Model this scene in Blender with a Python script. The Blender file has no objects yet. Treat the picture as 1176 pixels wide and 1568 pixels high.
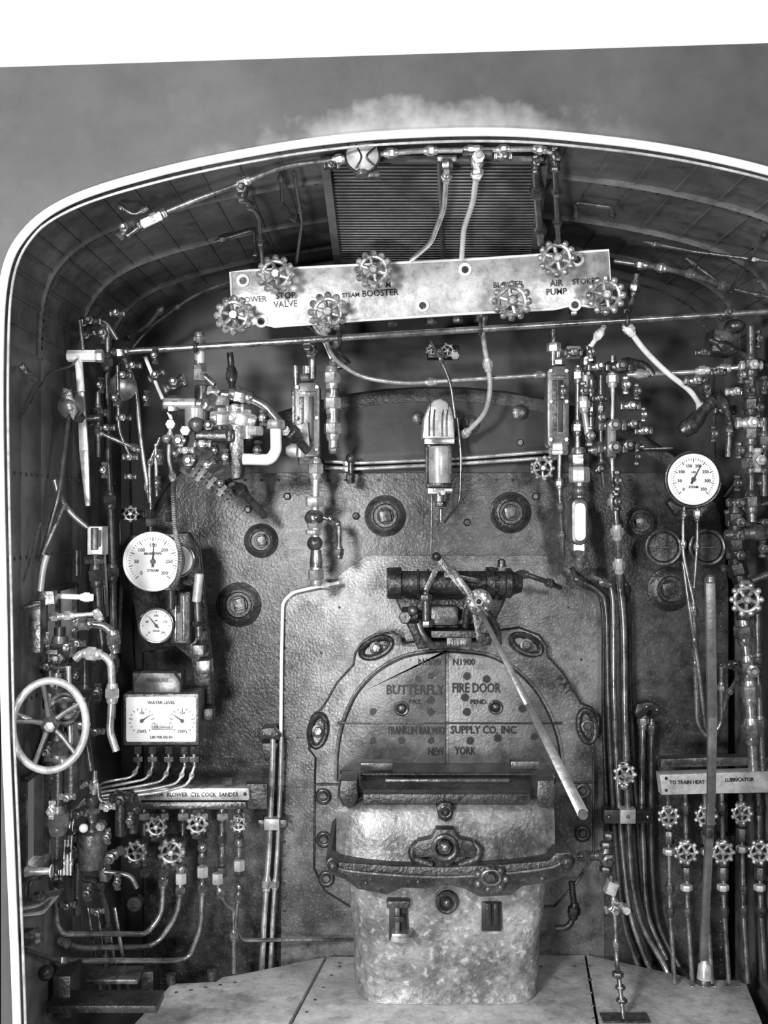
import bpy, bmesh, math, random
from mathutils import Vector, Matrix
random.seed(7)
F=1700.0; CU,CV=588.0,784.0; D=4.0; H=1.51
YR=-1.25   # rear edge of cab roof
YB=-0.20   # boiler backhead face
def S(y): return (D+y)/F
def P(u,v,y):
    s=S(y); return Vector(((u-CU)*s, y, H+(CV-v)*s))
def PF(u,v,z=0.0):
    d=(H-z)*F/(v-CV); return Vector(((u-CU)*d/F, d-D, z))
sc=bpy.context.scene
sc.view_settings.view_transform='Standard'
sc.view_settings.look='None'
# ---------------------------------------------------------------- materials
def mk(name, base, rough=0.45, metal=0.0, var=0.35, scale=6.0, bump=0.15, bscale=60.0, speck=0.0, bd=0.004, dirt=0.0):
    m=bpy.data.materials.new(name); m.use_nodes=True
    nt=m.node_tree; N=nt.nodes; L=nt.links
    bs=N['Principled BSDF']
    tc=N.new('ShaderNodeTexCoord')
    n1=N.new('ShaderNodeTexNoise'); n1.inputs['Scale'].default_value=scale; n1.inputs['Detail'].default_value=8; n1.inputs['Roughness'].default_value=0.65
    L.new(tc.outputs['Object'],n1.inputs['Vector'])
    cr=N.new('ShaderNodeValToRGB')
    lo=max(0,base*(1-var)); hi=min(1,base*(1+var))
    cr.color_ramp.elements[0].position=0.38; cr.color_ramp.elements[0].color=(lo,lo,lo,1)
    cr.color_ramp.elements[1].position=0.64; cr.color_ramp.elements[1].color=(hi,hi,hi,1)
    L.new(n1.outputs['Fac'],cr.inputs['Fac'])
    last=cr.outputs['Color']
    n2=N.new('ShaderNodeTexNoise'); n2.inputs['Scale'].default_value=bscale; n2.inputs['Detail'].default_value=6
    L.new(tc.outputs['Object'],n2.inputs['Vector'])
    if speck>0:
        c2=N.new('ShaderNodeValToRGB')
        c2.color_ramp.elements[0].position=0.56; c2.color_ramp.elements[0].color=(0,0,0,1)
        c2.color_ramp.elements[1].position=0.68; c2.color_ramp.elements[1].color=(speck,speck,speck,1)
        L.new(n2.outputs['Fac'],c2.inputs['Fac'])
        mx=N.new('ShaderNodeMix'); mx.data_type='RGBA'; mx.blend_type='ADD'; mx.inputs[0].default_value=1.0
        L.new(last,mx.inputs[6]); L.new(c2.outputs['Color'],mx.inputs[7]); last=mx.outputs[2]
    if dirt>0:
        n3=N.new('ShaderNodeTexNoise'); n3.inputs['Scale'].default_value=scale*5.3; n3.inputs['Detail'].default_value=10; n3.inputs['Roughness'].default_value=0.75
        L.new(tc.outputs['Object'],n3.inputs['Vector'])
        c3=N.new('ShaderNodeValToRGB')
        c3.color_ramp.elements[0].position=0.36; d_=1-dirt; c3.color_ramp.elements[0].color=(d_,d_,d_,1)
        c3.color_ramp.elements[1].position=0.52; c3.color_ramp.elements[1].color=(1,1,1,1)
        L.new(n3.outputs['Fac'],c3.inputs['Fac'])
        mx=N.new('ShaderNodeMix'); mx.data_type='RGBA'; mx.blend_type='MULTIPLY'; mx.inputs[0].default_value=1.0
        L.new(last,mx.inputs[6]); L.new(c3.outputs['Color'],mx.inputs[7]); last=mx.outputs[2]
    L.new(last,bs.inputs['Base Color'])
    bs.inputs['Metallic'].default_value=metal
    mr=N.new('ShaderNodeMapRange'); mr.inputs['To Min'].default_value=max(0.05,rough-0.12); mr.inputs['To Max'].default_value=min(1,rough+0.15)
    L.new(n1.outputs['Fac'],mr.inputs['Value']); L.new(mr.outputs['Result'],bs.inputs['Roughness'])
    if bump>0:
        bp=N.new('ShaderNodeBump'); bp.inputs['Strength'].default_value=bump; bp.inputs['Distance'].default_value=bd
        L.new(n2.outputs['Fac'],bp.inputs['Height']); L.new(bp.outputs['Normal'],bs.inputs['Normal'])
    return m
M={
 'wall':mk('cab_sheet_paint',0.035,0.48,0.05,0.45,3,0.12,40,0,.004,.3),
 'side':mk('side_sheet_paint',0.13,0.42,0.1,0.4,3,0.15,40,0,.004,.4),
 'roof':mk('roof_paint',0.11,0.42,0.1,0.5,3,0.15,30,0.03,.004,.4),
 'rear':mk('grey_sheet_paint',0.068,0.6,0.0,0.35,1.4,0.10,40,0,.004,.15),
 'back':mk('backhead_iron',0.075,0.30,0.3,0.65,2.6,0.6,120,0.06,.003,.6),
 'jack':mk('backhead_jacket',0.175,0.32,0.35,0.6,3.0,0.6,120,0.12,.003,.55),
 'iron':mk('black_iron',0.025,0.30,0.4,0.5,8,0.4,90,0.02),
 'mid':mk('grey_iron',0.10,0.28,0.6,0.5,8,0.4,90,0.05,.004,.6),
 'cast':mk('cast_iron',0.055,0.30,0.45,0.55,5,0.8,90,0.05,.004,.6),
 'hood':mk('hood_plate_iron',0.18,0.34,0.35,0.65,4,0.5,90,0.10,.004,.6),
 'ped':mk('glint_cast_iron',0.24,0.42,0.15,0.5,6,0.7,46,0.22,.010,.5),  # bright specks on the bump noise paint in highlights of the peened surface
 'door':mk('door_iron',0.14,0.36,0.35,0.4,5,0.4,110,0.06,.004,.45),
 'rod':mk('worn_steel_bar',0.15,0.34,0.5,0.3,8,0.2,70,0,.004,.3),
 'pipe':mk('steel_pipe',0.32,0.22,0.8,0.5,14,0.15,90,0,.004,.6),
 'dpipe':mk('dark_pipe',0.09,0.26,0.6,0.4,14,0.2,90,0,.004,.4),
 'bright':mk('polished_brass',0.74,0.22,0.75,0.3,14,0.15,60,0,.004,.5),
 'white':mk('white_paint',0.85,0.35,0.0,0.12,8,0.15,50,0,.004,.15),
 'dial':mk('dial_enamel',0.70,0.35,0.0,0.06,5,0.0,50),
 'plate':mk('label_plate',0.45,0.32,0.3,0.3,9,0.35,40,0,.004,.35),
 'black':mk('black_enamel_and_shade',0.008,0.4,0.0,0.2,8,0.1,60),  # enamel and print black, also painted shade in holes and slots
 'deck':mk('deck_plate',0.50,0.5,0.1,0.35,4,0.3,60,0.1,.004,.4),
 'floor':mk('floor_dirt',0.04,0.8,0.0,0.5,6,0.4,40),
 'wheel':mk('valve_wheel_steel',0.38,0.28,0.5,0.6,40,0.3,90,0,.004,.75),
}
def pale_band():
    # paler band with noisy edge above the roof rim, fading out sideways
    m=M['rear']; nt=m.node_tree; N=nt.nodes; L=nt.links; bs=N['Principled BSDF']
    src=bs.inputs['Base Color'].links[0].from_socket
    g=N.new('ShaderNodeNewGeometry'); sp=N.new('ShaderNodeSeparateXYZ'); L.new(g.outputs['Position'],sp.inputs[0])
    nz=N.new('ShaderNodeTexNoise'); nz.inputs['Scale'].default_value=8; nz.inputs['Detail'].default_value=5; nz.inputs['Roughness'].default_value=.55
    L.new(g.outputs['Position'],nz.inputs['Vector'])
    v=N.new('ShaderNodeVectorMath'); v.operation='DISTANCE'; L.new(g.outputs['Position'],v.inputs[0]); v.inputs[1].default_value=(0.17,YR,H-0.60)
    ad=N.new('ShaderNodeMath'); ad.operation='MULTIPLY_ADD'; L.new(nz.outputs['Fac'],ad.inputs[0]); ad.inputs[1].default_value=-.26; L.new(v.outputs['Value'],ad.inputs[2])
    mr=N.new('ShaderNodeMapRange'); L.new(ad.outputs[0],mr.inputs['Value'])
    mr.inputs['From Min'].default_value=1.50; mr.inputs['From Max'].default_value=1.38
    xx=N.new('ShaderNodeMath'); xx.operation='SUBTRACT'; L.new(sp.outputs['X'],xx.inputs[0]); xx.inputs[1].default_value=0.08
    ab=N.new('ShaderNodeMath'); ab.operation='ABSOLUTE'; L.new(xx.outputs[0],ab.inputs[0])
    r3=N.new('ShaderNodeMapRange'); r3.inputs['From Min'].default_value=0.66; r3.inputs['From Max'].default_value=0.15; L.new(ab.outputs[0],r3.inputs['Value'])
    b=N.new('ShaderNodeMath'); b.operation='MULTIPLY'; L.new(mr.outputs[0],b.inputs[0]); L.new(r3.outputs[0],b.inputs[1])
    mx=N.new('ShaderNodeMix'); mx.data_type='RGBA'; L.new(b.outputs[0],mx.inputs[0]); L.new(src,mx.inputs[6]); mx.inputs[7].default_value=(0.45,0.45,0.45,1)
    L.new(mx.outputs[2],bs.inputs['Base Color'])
pale_band()
# ---------------------------------------------------------------- mesh builder
AX={'y':Vector((0,-1,0)),'x':Vector((1,0,0)),'z':Vector((0,0,1)),'-x':Vector((-1,0,0)),'-z':Vector((0,0,-1))}
def axis(a):
    if isinstance(a,str): return AX[a]
    if isinstance(a,(int,float)):
        r=math.radians(a); return Vector((math.cos(r),0,math.sin(r)))
    return Vector(a).normalized()
class B:
    def __init__(s): s.V=[];s.F=[];s.M=[];s.mats=[]
    def add(s,vs,fs,mat):
        o=len(s.V); s.V+=[Vector(v) for v in vs]
        if mat not in s.mats: s.mats.append(mat)
        i=s.mats.index(mat)
        for f in fs: s.F.append([o+k for k in f]); s.M.append(i)
    def fin(s,name,recalc=True):
        if not s.V: return None
        lo=Vector([min(v[i] for v in s.V) for i in range(3)]); hi=Vector([max(v[i] for v in s.V) for i in range(3)])
        c=(lo+hi)/2
        me=bpy.data.meshes.new(name); me.from_pydata([v-c for v in s.V],[],s.F)
        for m in s.mats: me.materials.append(M[m])
        for p,i in zip(me.polygons,s.M): p.material_index=i; p.use_smooth=True
        bm=bmesh.new(); bm.from_mesh(me); bmesh.ops.recalc_face_normals(bm,faces=bm.faces); bm.to_mesh(me); bm.free()
        me.set_sharp_from_angle(angle=math.radians(38))
        ob=bpy.data.objects.new(name,me); ob.location=c; sc.collection.objects.link(ob); return ob
    def sweep(s,pts,r,mat,seg=10,closed=False,rr=None):
        n=len(pts); tang=[]
        for i in range(n):
            a=pts[i-1] if (i>0 or closed) else pts[i]; b=pts[(i+1)%n] if (i<n-1 or closed) else pts[i]
            t=(b-a); tang.append(t.normalized() if t.length>1e-9 else Vector((0,0,1)))
        nrm=tang[0].orthogonal().normalized(); vs=[];fs=[]
        for i in range(n):
            nrm=(nrm-tang[i]*nrm.dot(tang[i]))
            nrm=nrm.normalized() if nrm.length>1e-6 else tang[i].orthogonal().normalized()
            bn=tang[i].cross(nrm); R=rr[i] if rr else r
            for k in range(seg):
                a=2*math.pi*k/seg; vs.append(pts[i]+(nrm*math.cos(a)+bn*math.sin(a))*R)
        for i in range(n if closed else n-1):
            j=(i+1)%n
            for k in range(seg): fs.append([i*seg+k,i*seg+(k+1)%seg,j*seg+(k+1)%seg,j*seg+k])
        if not closed: fs+= [list(range(seg))[::-1],[(n-1)*seg+k for k in range(seg)]]
        s.add(vs,fs,mat)
    def path(s,pts,rad,cat=False):
        W=[P(*p) for p in pts]
        if cat and len(W)>2:
            out=[]
            for i in range(len(W)-1):
                p0=W[max(i-1,0)];p1=W[i];p2=W[i+1];p3=W[min(i+2,len(W)-1)]
                for k in range(8):
                    t=k/8; out.append(0.5*((2*p1)+(p2-p0)*t+(2*p0-5*p1+4*p2-p3)*t*t+(3*p1-p0-3*p2+p3)*t**3))
            return out+[W[-1]]
        out=[W[0]]
        for i in range(1,len(W)-1):
            a=W[i-1]-W[i]; b=W[i+1]-W[i]; d=min(rad,0.45*a.length,0.45*b.length)
            p=W[i]+a.normalized()*d; q=W[i]+b.normalized()*d
            for k in range(7):
                t=k/6; out.append(p*(1-t)**2+W[i]*2*t*(1-t)+q*t*t)
        return out+[W[-1]]
    def tube(s,pts,r,mat='pipe',rad=14,seg=10,cat=False,un=(),umat=None):
        k=S(pts[0][2]); pp=s.path(pts,rad*k,cat); s.sweep(pp,r*k,mat,seg)
        if un:
            L=[0]
            for i in range(1,len(pp)): L.append(L[-1]+(pp[i]-pp[i-1]).length)
            for f in un:
                t=min(max(f,0.02),0.98)*L[-1]
                for i in range(1,len(pp)):
                    if L[i]>=t:
                        w=(t-L[i-1])/max(L[i]-L[i-1],1e-9); c=pp[i-1].lerp(pp[i],w); s.union_w(c,(pp[i]-pp[i-1]).normalized(),r*k,umat or mat); break
    def lathe_w(s,c,ax,prof,mat,seg=24):
        a=ax.normalized(); e1=a.orthogonal().normalized()
        if abs(a.y)>0.9: e1=Vector((1,0,0))
        e2=a.cross(e1); vs=[];fs=[];n=len(prof)
        for t,r in prof:
            for k in range(seg):
                g=2*math.pi*k/seg; vs.append(c+a*t+(e1*math.cos(g)+e2*math.sin(g))*max(r,1e-5))
        for i in range(n-1):
            for k in range(seg): fs.append([i*seg+k,i*seg+(k+1)%seg,(i+1)*seg+(k+1)%seg,(i+1)*seg+k])
        fs+=[list(range(seg))[::-1],[(n-1)*seg+k for k in range(seg)]]
        s.add(vs,fs,mat)
    def lathe(s,u,v,y,ax,prof,mat='iron',seg=24):
        k=S(y); s.lathe_w(P(u,v,y),axis(ax),[(t*k,r*k) for t,r in prof],mat,seg)
    def union_w(s,c,a,r,mat):
        s.lathe_w(c-a*r*2.6,a,[(0,r*1.25),(r*0.9,r*1.5),(r*1.2,r*1.5)],mat,14)
        s.lathe_w(c-a*r*1.4,a,[(0,r*1.7),(r*0.25,r*1.95),(r*2.2,r*1.95),(r*2.5,r*1.7)],mat,6)
        s.lathe_w(c+a*r*1.1,a,[(0,r*1.45),(r*0.8,r*1.5),(r*1.4,r*1.2)],mat,14)
    def hexn(s,u,v,y,ax,ln,r,mat='pipe'):
        s.lathe(u,v,y,ax,[(-ln/2,r*.88),(-ln/2+r*.15,r),(ln/2-r*.15,r),(ln/2,r*.88)],mat,6)
    def cyl(s,u,v,y,ax,ln,r,mat='pipe',seg=20):
        b=min(r*.15,ln*.2); s.lathe(u,v,y,ax,[(-ln/2,r-b),(-ln/2+b,r),(ln/2-b,r),(ln/2,r-b)],mat,seg)
    def ball(s,u,v,y,r,mat='pipe',sq=1.0,ax='z',seg=16):
        s.lathe(u,v,y,ax,[(-r*sq*math.cos(math.pi*i/10),r*math.sin(math.pi*i/10)) for i in range(11)],mat,seg)
    def ring(s,u,v,y,R,r,mat,ax='y',n=36,seg=8,Rv=None,ang=0):
        k=S(y); a=axis(ax); e1=a.orthogonal().normalized()
        if abs(a.y)>.9: e1=Vector((1,0,0))
        e2=a.cross(e1); c=P(u,v,y); Rv=Rv or R; g=math.radians(ang)
        f1=e1*math.cos(g)-e2*math.sin(g); f2=e1*math.sin(g)+e2*math.cos(g)
        s.sweep([c+(f1*math.cos(2*math.pi*i/n)*R+f2*math.sin(2*math.pi*i/n)*Rv)*k for i in range(n)],r*k,mat,seg,True)
    def prism_w(s,pts,nrm,th,bev,mat):
        n=len(pts); nrm=nrm.normalized(); area=Vector((0,0,0))
        for i in range(n): area+=pts[i].cross(pts[(i+1)%n])
        if area.dot(nrm)<0: pts=pts[::-1]
        ins=[]
        for i in range(n):
            a=(pts[i]-pts[i-1]).normalized(); b=(pts[(i+1)%n]-pts[i]).normalized()
            na=nrm.cross(a); nb=nrm.cross(b); m=(na+nb)
            m=m.normalized() if m.length>1e-6 else na
            ins.append(m/max(0.5,m.dot(na)))
        rings=[[p-nrm*th for p in pts],[p-nrm*bev for p in pts]]
        if bev>0:
            rings.append([p+ins[i]*bev*0.3-nrm*bev*0.3 for i,p in enumerate(pts)])
            rings.append([p+ins[i]*bev for i,p in enumerate(pts)])
        vs=[q for r in rings for q in r]; fs=[]
        for j in range(len(rings)-1):
            for i in range(n): fs.append([j*n+i,j*n+(i+1)%n,(j+1)*n+(i+1)%n,(j+1)*n+i])
        fs+=[list(range(n))[::-1],[(len(rings)-1)*n+i for i in range(n)]]
        s.add(vs,fs,mat)
    def prism(s,poly,y,th,mat='iron',bev=2):
        k=S(y); s.prism_w([P(u,v,y) for u,v in poly],Vector((0,-1,0)),th,min(bev*k,th*.8),mat)
    def box(s,u0,v0,u1,v1,y,th,mat='iron',bev=1.5,ang=0):
        cu,cv=(u0+u1)/2,(v0+v1)/2; a=math.radians(ang); pl=[]
        for (u,v) in ((u0,v0),(u1,v0),(u1,v1),(u0,v1)):
            du,dv=u-cu,v-cv; pl.append((cu+du*math.cos(a)+dv*math.sin(a),cv-du*math.sin(a)+dv*math.cos(a)))
        s.prism(pl,y,th,mat,bev)
    def bar(s,p,q,w,th,mat='pipe',w2=None):
        a=P(*p);b=P(*q);k=S(p[2]);w2=w2 or w
        d=(b-a).normalized(); n=Vector((0,-1,0)); n=(n-d*n.dot(d)).normalized(); sd=d.cross(n)
        s.prism_w([a+sd*w*k/2,b+sd*w2*k/2,b-sd*w2*k/2,a-sd*w*k/2],n,th*k,min(1,th*.3)*k,mat)
    def text(s,t,u,v,y,size,mat,ext=1.0,sx=1.0,rot=0,width=None):
        k=S(y); cu=bpy.data.curves.new('t','FONT'); cu.body=t; cu.size=size*k*1.35; cu.extrude=ext*k; cu.align_x='CENTER'; cu.align_y='CENTER'; cu.resolution_u=2
        cu.offset=size*k*.02
        ob=bpy.data.objects.new('t',cu); sc.collection.objects.link(ob)
        bpy.context.view_layer.update(); dg=bpy.context.evaluated_depsgraph_get()
        me=bpy.data.meshes.new_from_object(ob.evaluated_get(dg)); g=math.radians(rot); c=P(u,v,y)
        if width:
            xs=[q.co.x for q in me.vertices]; sx=width*k/(max(xs)-min(xs))
        vs=[]
        for q in me.vertices:
            x,z=q.co.x*sx,q.co.y; vs.append(c+Vector((x*math.cos(g)-z*math.sin(g),-q.co.z,x*math.sin(g)+z*math.cos(g))))
        s.add(vs,[list(p.vertices) for p in me.polygons],mat)
        bpy.data.objects.remove(ob); bpy.data.curves.remove(cu); bpy.data.meshes.remove(me)
    def wheel(s,u,v,y,R,mat='wheel',lobes=10,sp=5,stem=0.08):
        s.ring(u,v,y,R*.70,R*.13,mat)
        for i in range(lobes):
            a=2*math.pi*i/lobes; s.ball(u+R*.86*math.cos(a),v+R*.86*math.sin(a),y,R*.19,mat,seg=8)
        for i in range(sp):
            a=2*math.pi*i/sp+.3; s.tube([(u,v,y-.004),(u+R*.7*math.cos(a),v+R*.7*math.sin(a),y)],R*.11,mat,seg=6)
        s.lathe(u,v,y,'y',[(-4,R*.28),(R*.15,R*.28),(R*.3,R*.2)],mat,12)
        s.hexn(u,v,y-S(y)*R*.4,'y',R*.22,R*.17,'bright')
        k=S(y); s.lathe(u,v,y,'y',[(-stem/k,R*.2),(-4,R*.14)],'mid',10)
    def valve(s,u,v,y,R=14,mat='mid',ang=90,wh=True,lobes=8,L=1.0):
        du,dv=math.cos(math.radians(ang)),-math.sin(math.radians(ang))
        s.lathe(u,v,y,ang,[(-R*1.3*L,R*.42),(-R*.8*L,R*.5),(-R*.45,R*.72),(R*.45,R*.72),(R*.8*L,R*.5),(R*1.3*L,R*.42)],mat,16)
        for q in (-1.25,1.25): s.hexn(u+du*R*q*L,v+dv*R*q*L,y,ang,R*.6,R*.68,mat)
        s.lathe(u,v,y,'y',[(0,R*.6),(R*.9,R*.55),(R*1.0,R*.7),(R*1.5,R*.7),(R*1.6,R*.4),(R*2,R*.3)],mat,6)
        if wh: s.wheel(u,v,y-S(y)*R*2.6,R,'wheel',lobes,stem=S(y)*R*1.2)
    def gauge(s,u,v,y,R,dep,case='iron',needle=90,nums=True,nt=40,bez='pipe',a0=225,a1=-45,mx=300,step=50):
        s.lathe(u,v,y,'y',[(-dep/S(y),R*.8),(-dep/S(y)*.8,R*1.0),(-2,R*1.04),(0,R*1.08),(3,R*1.08),(4,R*.98)],case,40)
        s.ring(u,v,y-.008,R*1.0,R*.07,bez,n=48)
        s.lathe(u,v,y-.009,'y',[(-2,R*.95),(0,R*.95)],'dial',40)
        y2=y-.011
        for i in range(nt+1):
            a=math.radians(a0+(a1-a0)*i/nt); big=(i%5==0)
            r0=R*(.72 if big else .79); r1=R*.87
            s.bar((u+r0*math.cos(a),v-r0*math.sin(a),y2),(u+r1*math.cos(a),v-r1*math.sin(a),y2),R*(.03 if big else .016),.6,'black')
        if nums:
            n=mx//step
            for i in range(n+1):
                a=math.radians(a0+(a1-a0)*i/n); s.text(str(i*step),u+R*.58*math.cos(a),v-R*.58*math.sin(a),y2,R*.13,'black',.3)
            s.text('STEAM',u,v+R*.32,y2,R*.10,'black',.3); s.text('LBS',u,v-R*.3,y2,R*.09,'black',.3)
        a=math.radians(needle); s.bar((u-R*.2*math.cos(a),v+R*.2*math.sin(a),y2-.003),(u+R*.68*math.cos(a),v-R*.68*math.sin(a),y2-.003),R*.09,.8,'black',R*.02)
        s.lathe(u,v,y2-.003,'y',[(0,R*.1),(2,R*.08)],'black',12)
    def rivets(s,pts,y,r=2.2,mat='iron'):
        for u,v in pts: s.lathe(u,v,y,'y',[(-1,r),(0,r),(r*.5,r*.8),(r*.8,r*.35)],mat,8)
def line(u0,v0,u1,v1,n): return [(u0+(u1-u0)*i/(n-1),v0+(v1-v0)*i/(n-1)) for i in range(n)]
def rrect(u0,v0,u1,v1,r,n=5):
    o=[]
    for cu,cv,a in ((u1-r,v0+r,0),(u0+r,v0+r,90),(u0+r,v1-r,180),(u1-r,v1-r,270)):
        for i in range(n+1):
            t=math.radians(a+90*i/n); o.append((cu+r*math.cos(t),cv-r*math.sin(t)))
    return o
def pipe(name,pts,r,mat='pipe',un=(.03,.97),rad=16,cat=False,umat=None,seg=10):
    b=B(); b.tube(pts,r,mat,rad,seg,cat,un,umat); return b.fin(name)

# ================================================================= SHELL
rim=[(34,1850),(26,1568),(22,1450),(14,1250),(8,1100),(4,900),(1,760),(-1,620),(0,520),(3,455),(12,405),(30,368),(62,334),(105,308),(160,287),(230,267),(300,250),(380,234),(470,219),(560,209),(650,204),(730,202),(810,204),(900,212),(990,223),(1080,239),(1176,262),(1250,288),(1305,325),(1335,380),(1345,470),(1347,700),(1349,1000),(1350,1850)]
def smooth(pts,n=4):
    o=[]
    for i in range(len(pts)-1):
        p=[Vector(pts[max(i-1,0)]),Vector(pts[i]),Vector(pts[i+1]),Vector(pts[min(i+2,len(pts)-1)])]
        for k in range(n):
            t=k/n; q=0.5*((2*p[1])+(p[2]-p[0])*t+(2*p[0]-5*p[1]+4*p[2]-p[3])*t*t+(3*p[1]-p[0]-3*p[2]+p[3])*t**3); o.append((q.x,q.y))
    o.append(pts[-1]); return o
rs=smooth(rim)
b=B(); b.sweep([P(u,v,YR-.01) for u,v in rs],6.5*S(YR),'white',12)
b.fin('trim_1')
b=B(); b.sweep([P(u+(13 if u<60 else 2),v+(14 if u>60 else 4),YR-.004) for u,v in rs if v<1848 and u<1300],2.2*S(YR),'plate',8)
b.fin('trim_2')
# rear sheet around the opening
b=B(); vs=[];fs=[]
def outer(u,v):
    if v>520 and u<600: return (-160,v)
    if v>520: return (1480,v)
    t=(u+20)/1380; uu=-160+1640*t; return (uu,103-(uu)*37/1176)
pr=[(u,v) for u,v in rs]
for (u,v) in pr:
    o=outer(u,v)
    for q,yy in (((u,v),YR),(o,YR)):
        w=P(q[0],q[1],yy); vs+= [w,w+Vector((0,.02,0))]
n=len(pr)
for i in range(n-1):
    a=i*4;c=a+4
    fs+=[[a,c,c+2,a+2],[a+1,a+3,c+3,c+1],[a,a+1,c+1,c],[a+2,c+2,c+3,a+3]]
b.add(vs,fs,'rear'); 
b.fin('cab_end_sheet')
W=[P(u,v,YR) for u,v in rs]
def shell(idx,name,mat,extra=None):
    b=B(); vs=[];fs=[]
    ys=[YR+.015,-.9,-.6,-.3,0.0]
    for i in idx:
        for y in ys: vs.append(Vector((W[i].x,y,W[i].z)))
    m=len(ys)
    for a in range(len(idx)-1):
        for k in range(m-1): fs.append([a*m+k,a*m+k+1,(a+1)*m+k+1,(a+1)*m+k])
    b.add(vs,fs,mat)
    if extra: extra(b)
    return b.fin(name)
ir=[i for i,(u,v) in enumerate(rs) if v<=525]
def roofx(b):
    for i in ir[2::3]:
        p=W[i]; cen=Vector((.17,0,H-.3)); d=Vector((cen.x-p.x,0,cen.z-p.z)).normalized()*.004
        b.sweep([Vector((p.x,YR+.03,p.z))+d,Vector((p.x,-.01,p.z))+d],.0018,'side',6)
    for y in (-.95,-.55,-.2):
        b.sweep([Vector((W[i].x,y,W[i].z-.006)) for i in ir],.009,'roof',6)
        for i in ir[::1]:
            b.lathe_w(Vector((W[i].x,y+.03,W[i].z-.002)),Vector((.17-W[i].x,0,H-.5-W[i].z)),[(0,.006),(.004,.005),(.006,.002)],'mid',6)
shell(ir,'ceiling','roof',roofx)
shell([i for i,(u,v) in enumerate(rs) if v>=500 and u>600],'wall_right','side')
# left wall with two openings
xl=-0.948
b=B()
zt=P(0,520,YR).z; zb=-.16
def lw(y0,y1,z0,z1):
    b.prism_w([Vector((xl,y0,z0)),Vector((xl,y1,z0)),Vector((xl,y1,z1)),Vector((xl,y0,z1))],Vector((1,0,0)),.03,.001,'side')
wins=[(-.93,-.62,H-.44,H-.22),(-1.10,-.90,H-.96,H-.70)]
lw(YR,-1.10,zb,zt); lw(-1.10,-.93,H-.70,zt); lw(-1.10,-.90,zb,H-.96); lw(-.93,-.62,H-.22,zt); lw(-.93,-.62,H-.70,H-.44); lw(-.90,-.62,zb,H-.70); lw(-.62,0.0,zb,zt)
for z in (H+.1,H-.12,H-.5): 
    for i in range(26): b.lathe_w(Vector((xl,-1.2+i*.046,z)),Vector((1,0,0)),[(0,.006),(.004,.004)],'mid',6)
b.fin('wall_left')
b=B()
for (a0,a1,z0,z1) in wins:
    for a,c in (((a0,z0),(a1,z0)),((a1,z0),(a1,z1)),((a1,z1),(a0,z1)),((a0,z1),(a0,z0))):
        b.sweep([Vector((xl+.008,a[0],a[1])),Vector((xl+.008,c[0],c[1]))],.011,'mid',4)
b.sweep([Vector((xl+.008,-.8,H-.44)),Vector((xl+.008,-.8,H-.22))],.009,'mid',4)
b.fin('window_1')
# front wall
b=B(); pl=[Vector((w.x,0,max(w.z,-.16))) for w in W if w.z>-.1]
pl=[Vector((-1.02,0,-.16)),Vector((-1.02,0,pl[0].z+.9))]+[p for p in pl if p.z>H-.2]+[Vector((pl[-1].x,0,-.16))]
b.prism_w(pl,Vector((0,-1,0)),.03,.0,'wall')
def toUV(w): s=S(0); return (CU+w.x/s, CV-(w.z-H)/s)
auv=[toUV(Vector((w.x,0,w.z))) for w in W]; cen=(640,760)
rv=[(u+(cen[0]-u)*.035,v+(cen[1]-v)*.035) for u,v in auv if v<1100]
def even(pts,step):
    out=[pts[0]]
    for i in range(1,len(pts)):
        a=Vector(out[-1]); q=Vector(pts[i])
        while (q-a).length>=step:
            a=a+(q-a).normalized()*step; out.append((a.x,a.y))
    return out
b.fin('wall_front')
b=B()
b.rivets(even(rv,13),-.0,2.2,'roof')
b.sweep([Vector((P(u,v,0).x,-.004,P(u,v,0).z)) for u,v in rv],.004,'mid',6)
b.fin('trim_3')
# floor & deck
b=B(); b.prism_w([Vector((-1.15,-3.2,-.12)),Vector((1.5,-3.2,-.12)),Vector((1.5,.03,-.12)),Vector((-1.15,.03,-.12))],Vector((0,0,1)),.04,0,'floor'); b.fin('floor')
b=B()
def pl3(pts,mat='deck'): b.prism_w([PF(u,v) for u,v in pts],Vector((0,0,1)),.025,.003,mat)
pl3([(258,1511),(262,1506),(330,1503),(340,1496),(375,1490),(497,1465.5),(441,1568),(315,1800),(20,1800),(205,1568)])
pl3([(501,1465),(895,1462),(913,1568),(953,1800),(322,1800),(447,1568)])
pl3([(899,1462),(1046,1494),(1056,1500),(1140,1500),(1168,1568),(1264,1800),(960,1800),(918,1568)])
for q in [(262,1506),(325,1500),(1143,1503)]:
    w=PF(*q); b.lathe_w(w,Vector((0,0,1)),[(0,.018),(.03,.018),(.035,.01)],'mid',10)
for (u,v) in line(520,1480,880,1480,8)+line(470,1550,520,1475,5)+line(902,1480,910,1560,5)+line(1060,1510,1130,1510,5)+line(270,1520,360,1505,5):
    w=PF(u,v); b.lathe_w(w,Vector((0,0,1)),[(0,.006),(.002,.005),(.003,.002)],'mid',8)
for x in (-.6,0,.6,.95):
    for y in (-.5,-1.4):
        b.prism_w([Vector((x-.03,y-.03,-.024)),Vector((x+.03,y-.03,-.024)),Vector((x+.03,y+.03,-.024)),Vector((x-.03,y+.03,-.024))],Vector((0,0,1)),.096,0,'iron')
b.fin('footplate_deck')
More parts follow.
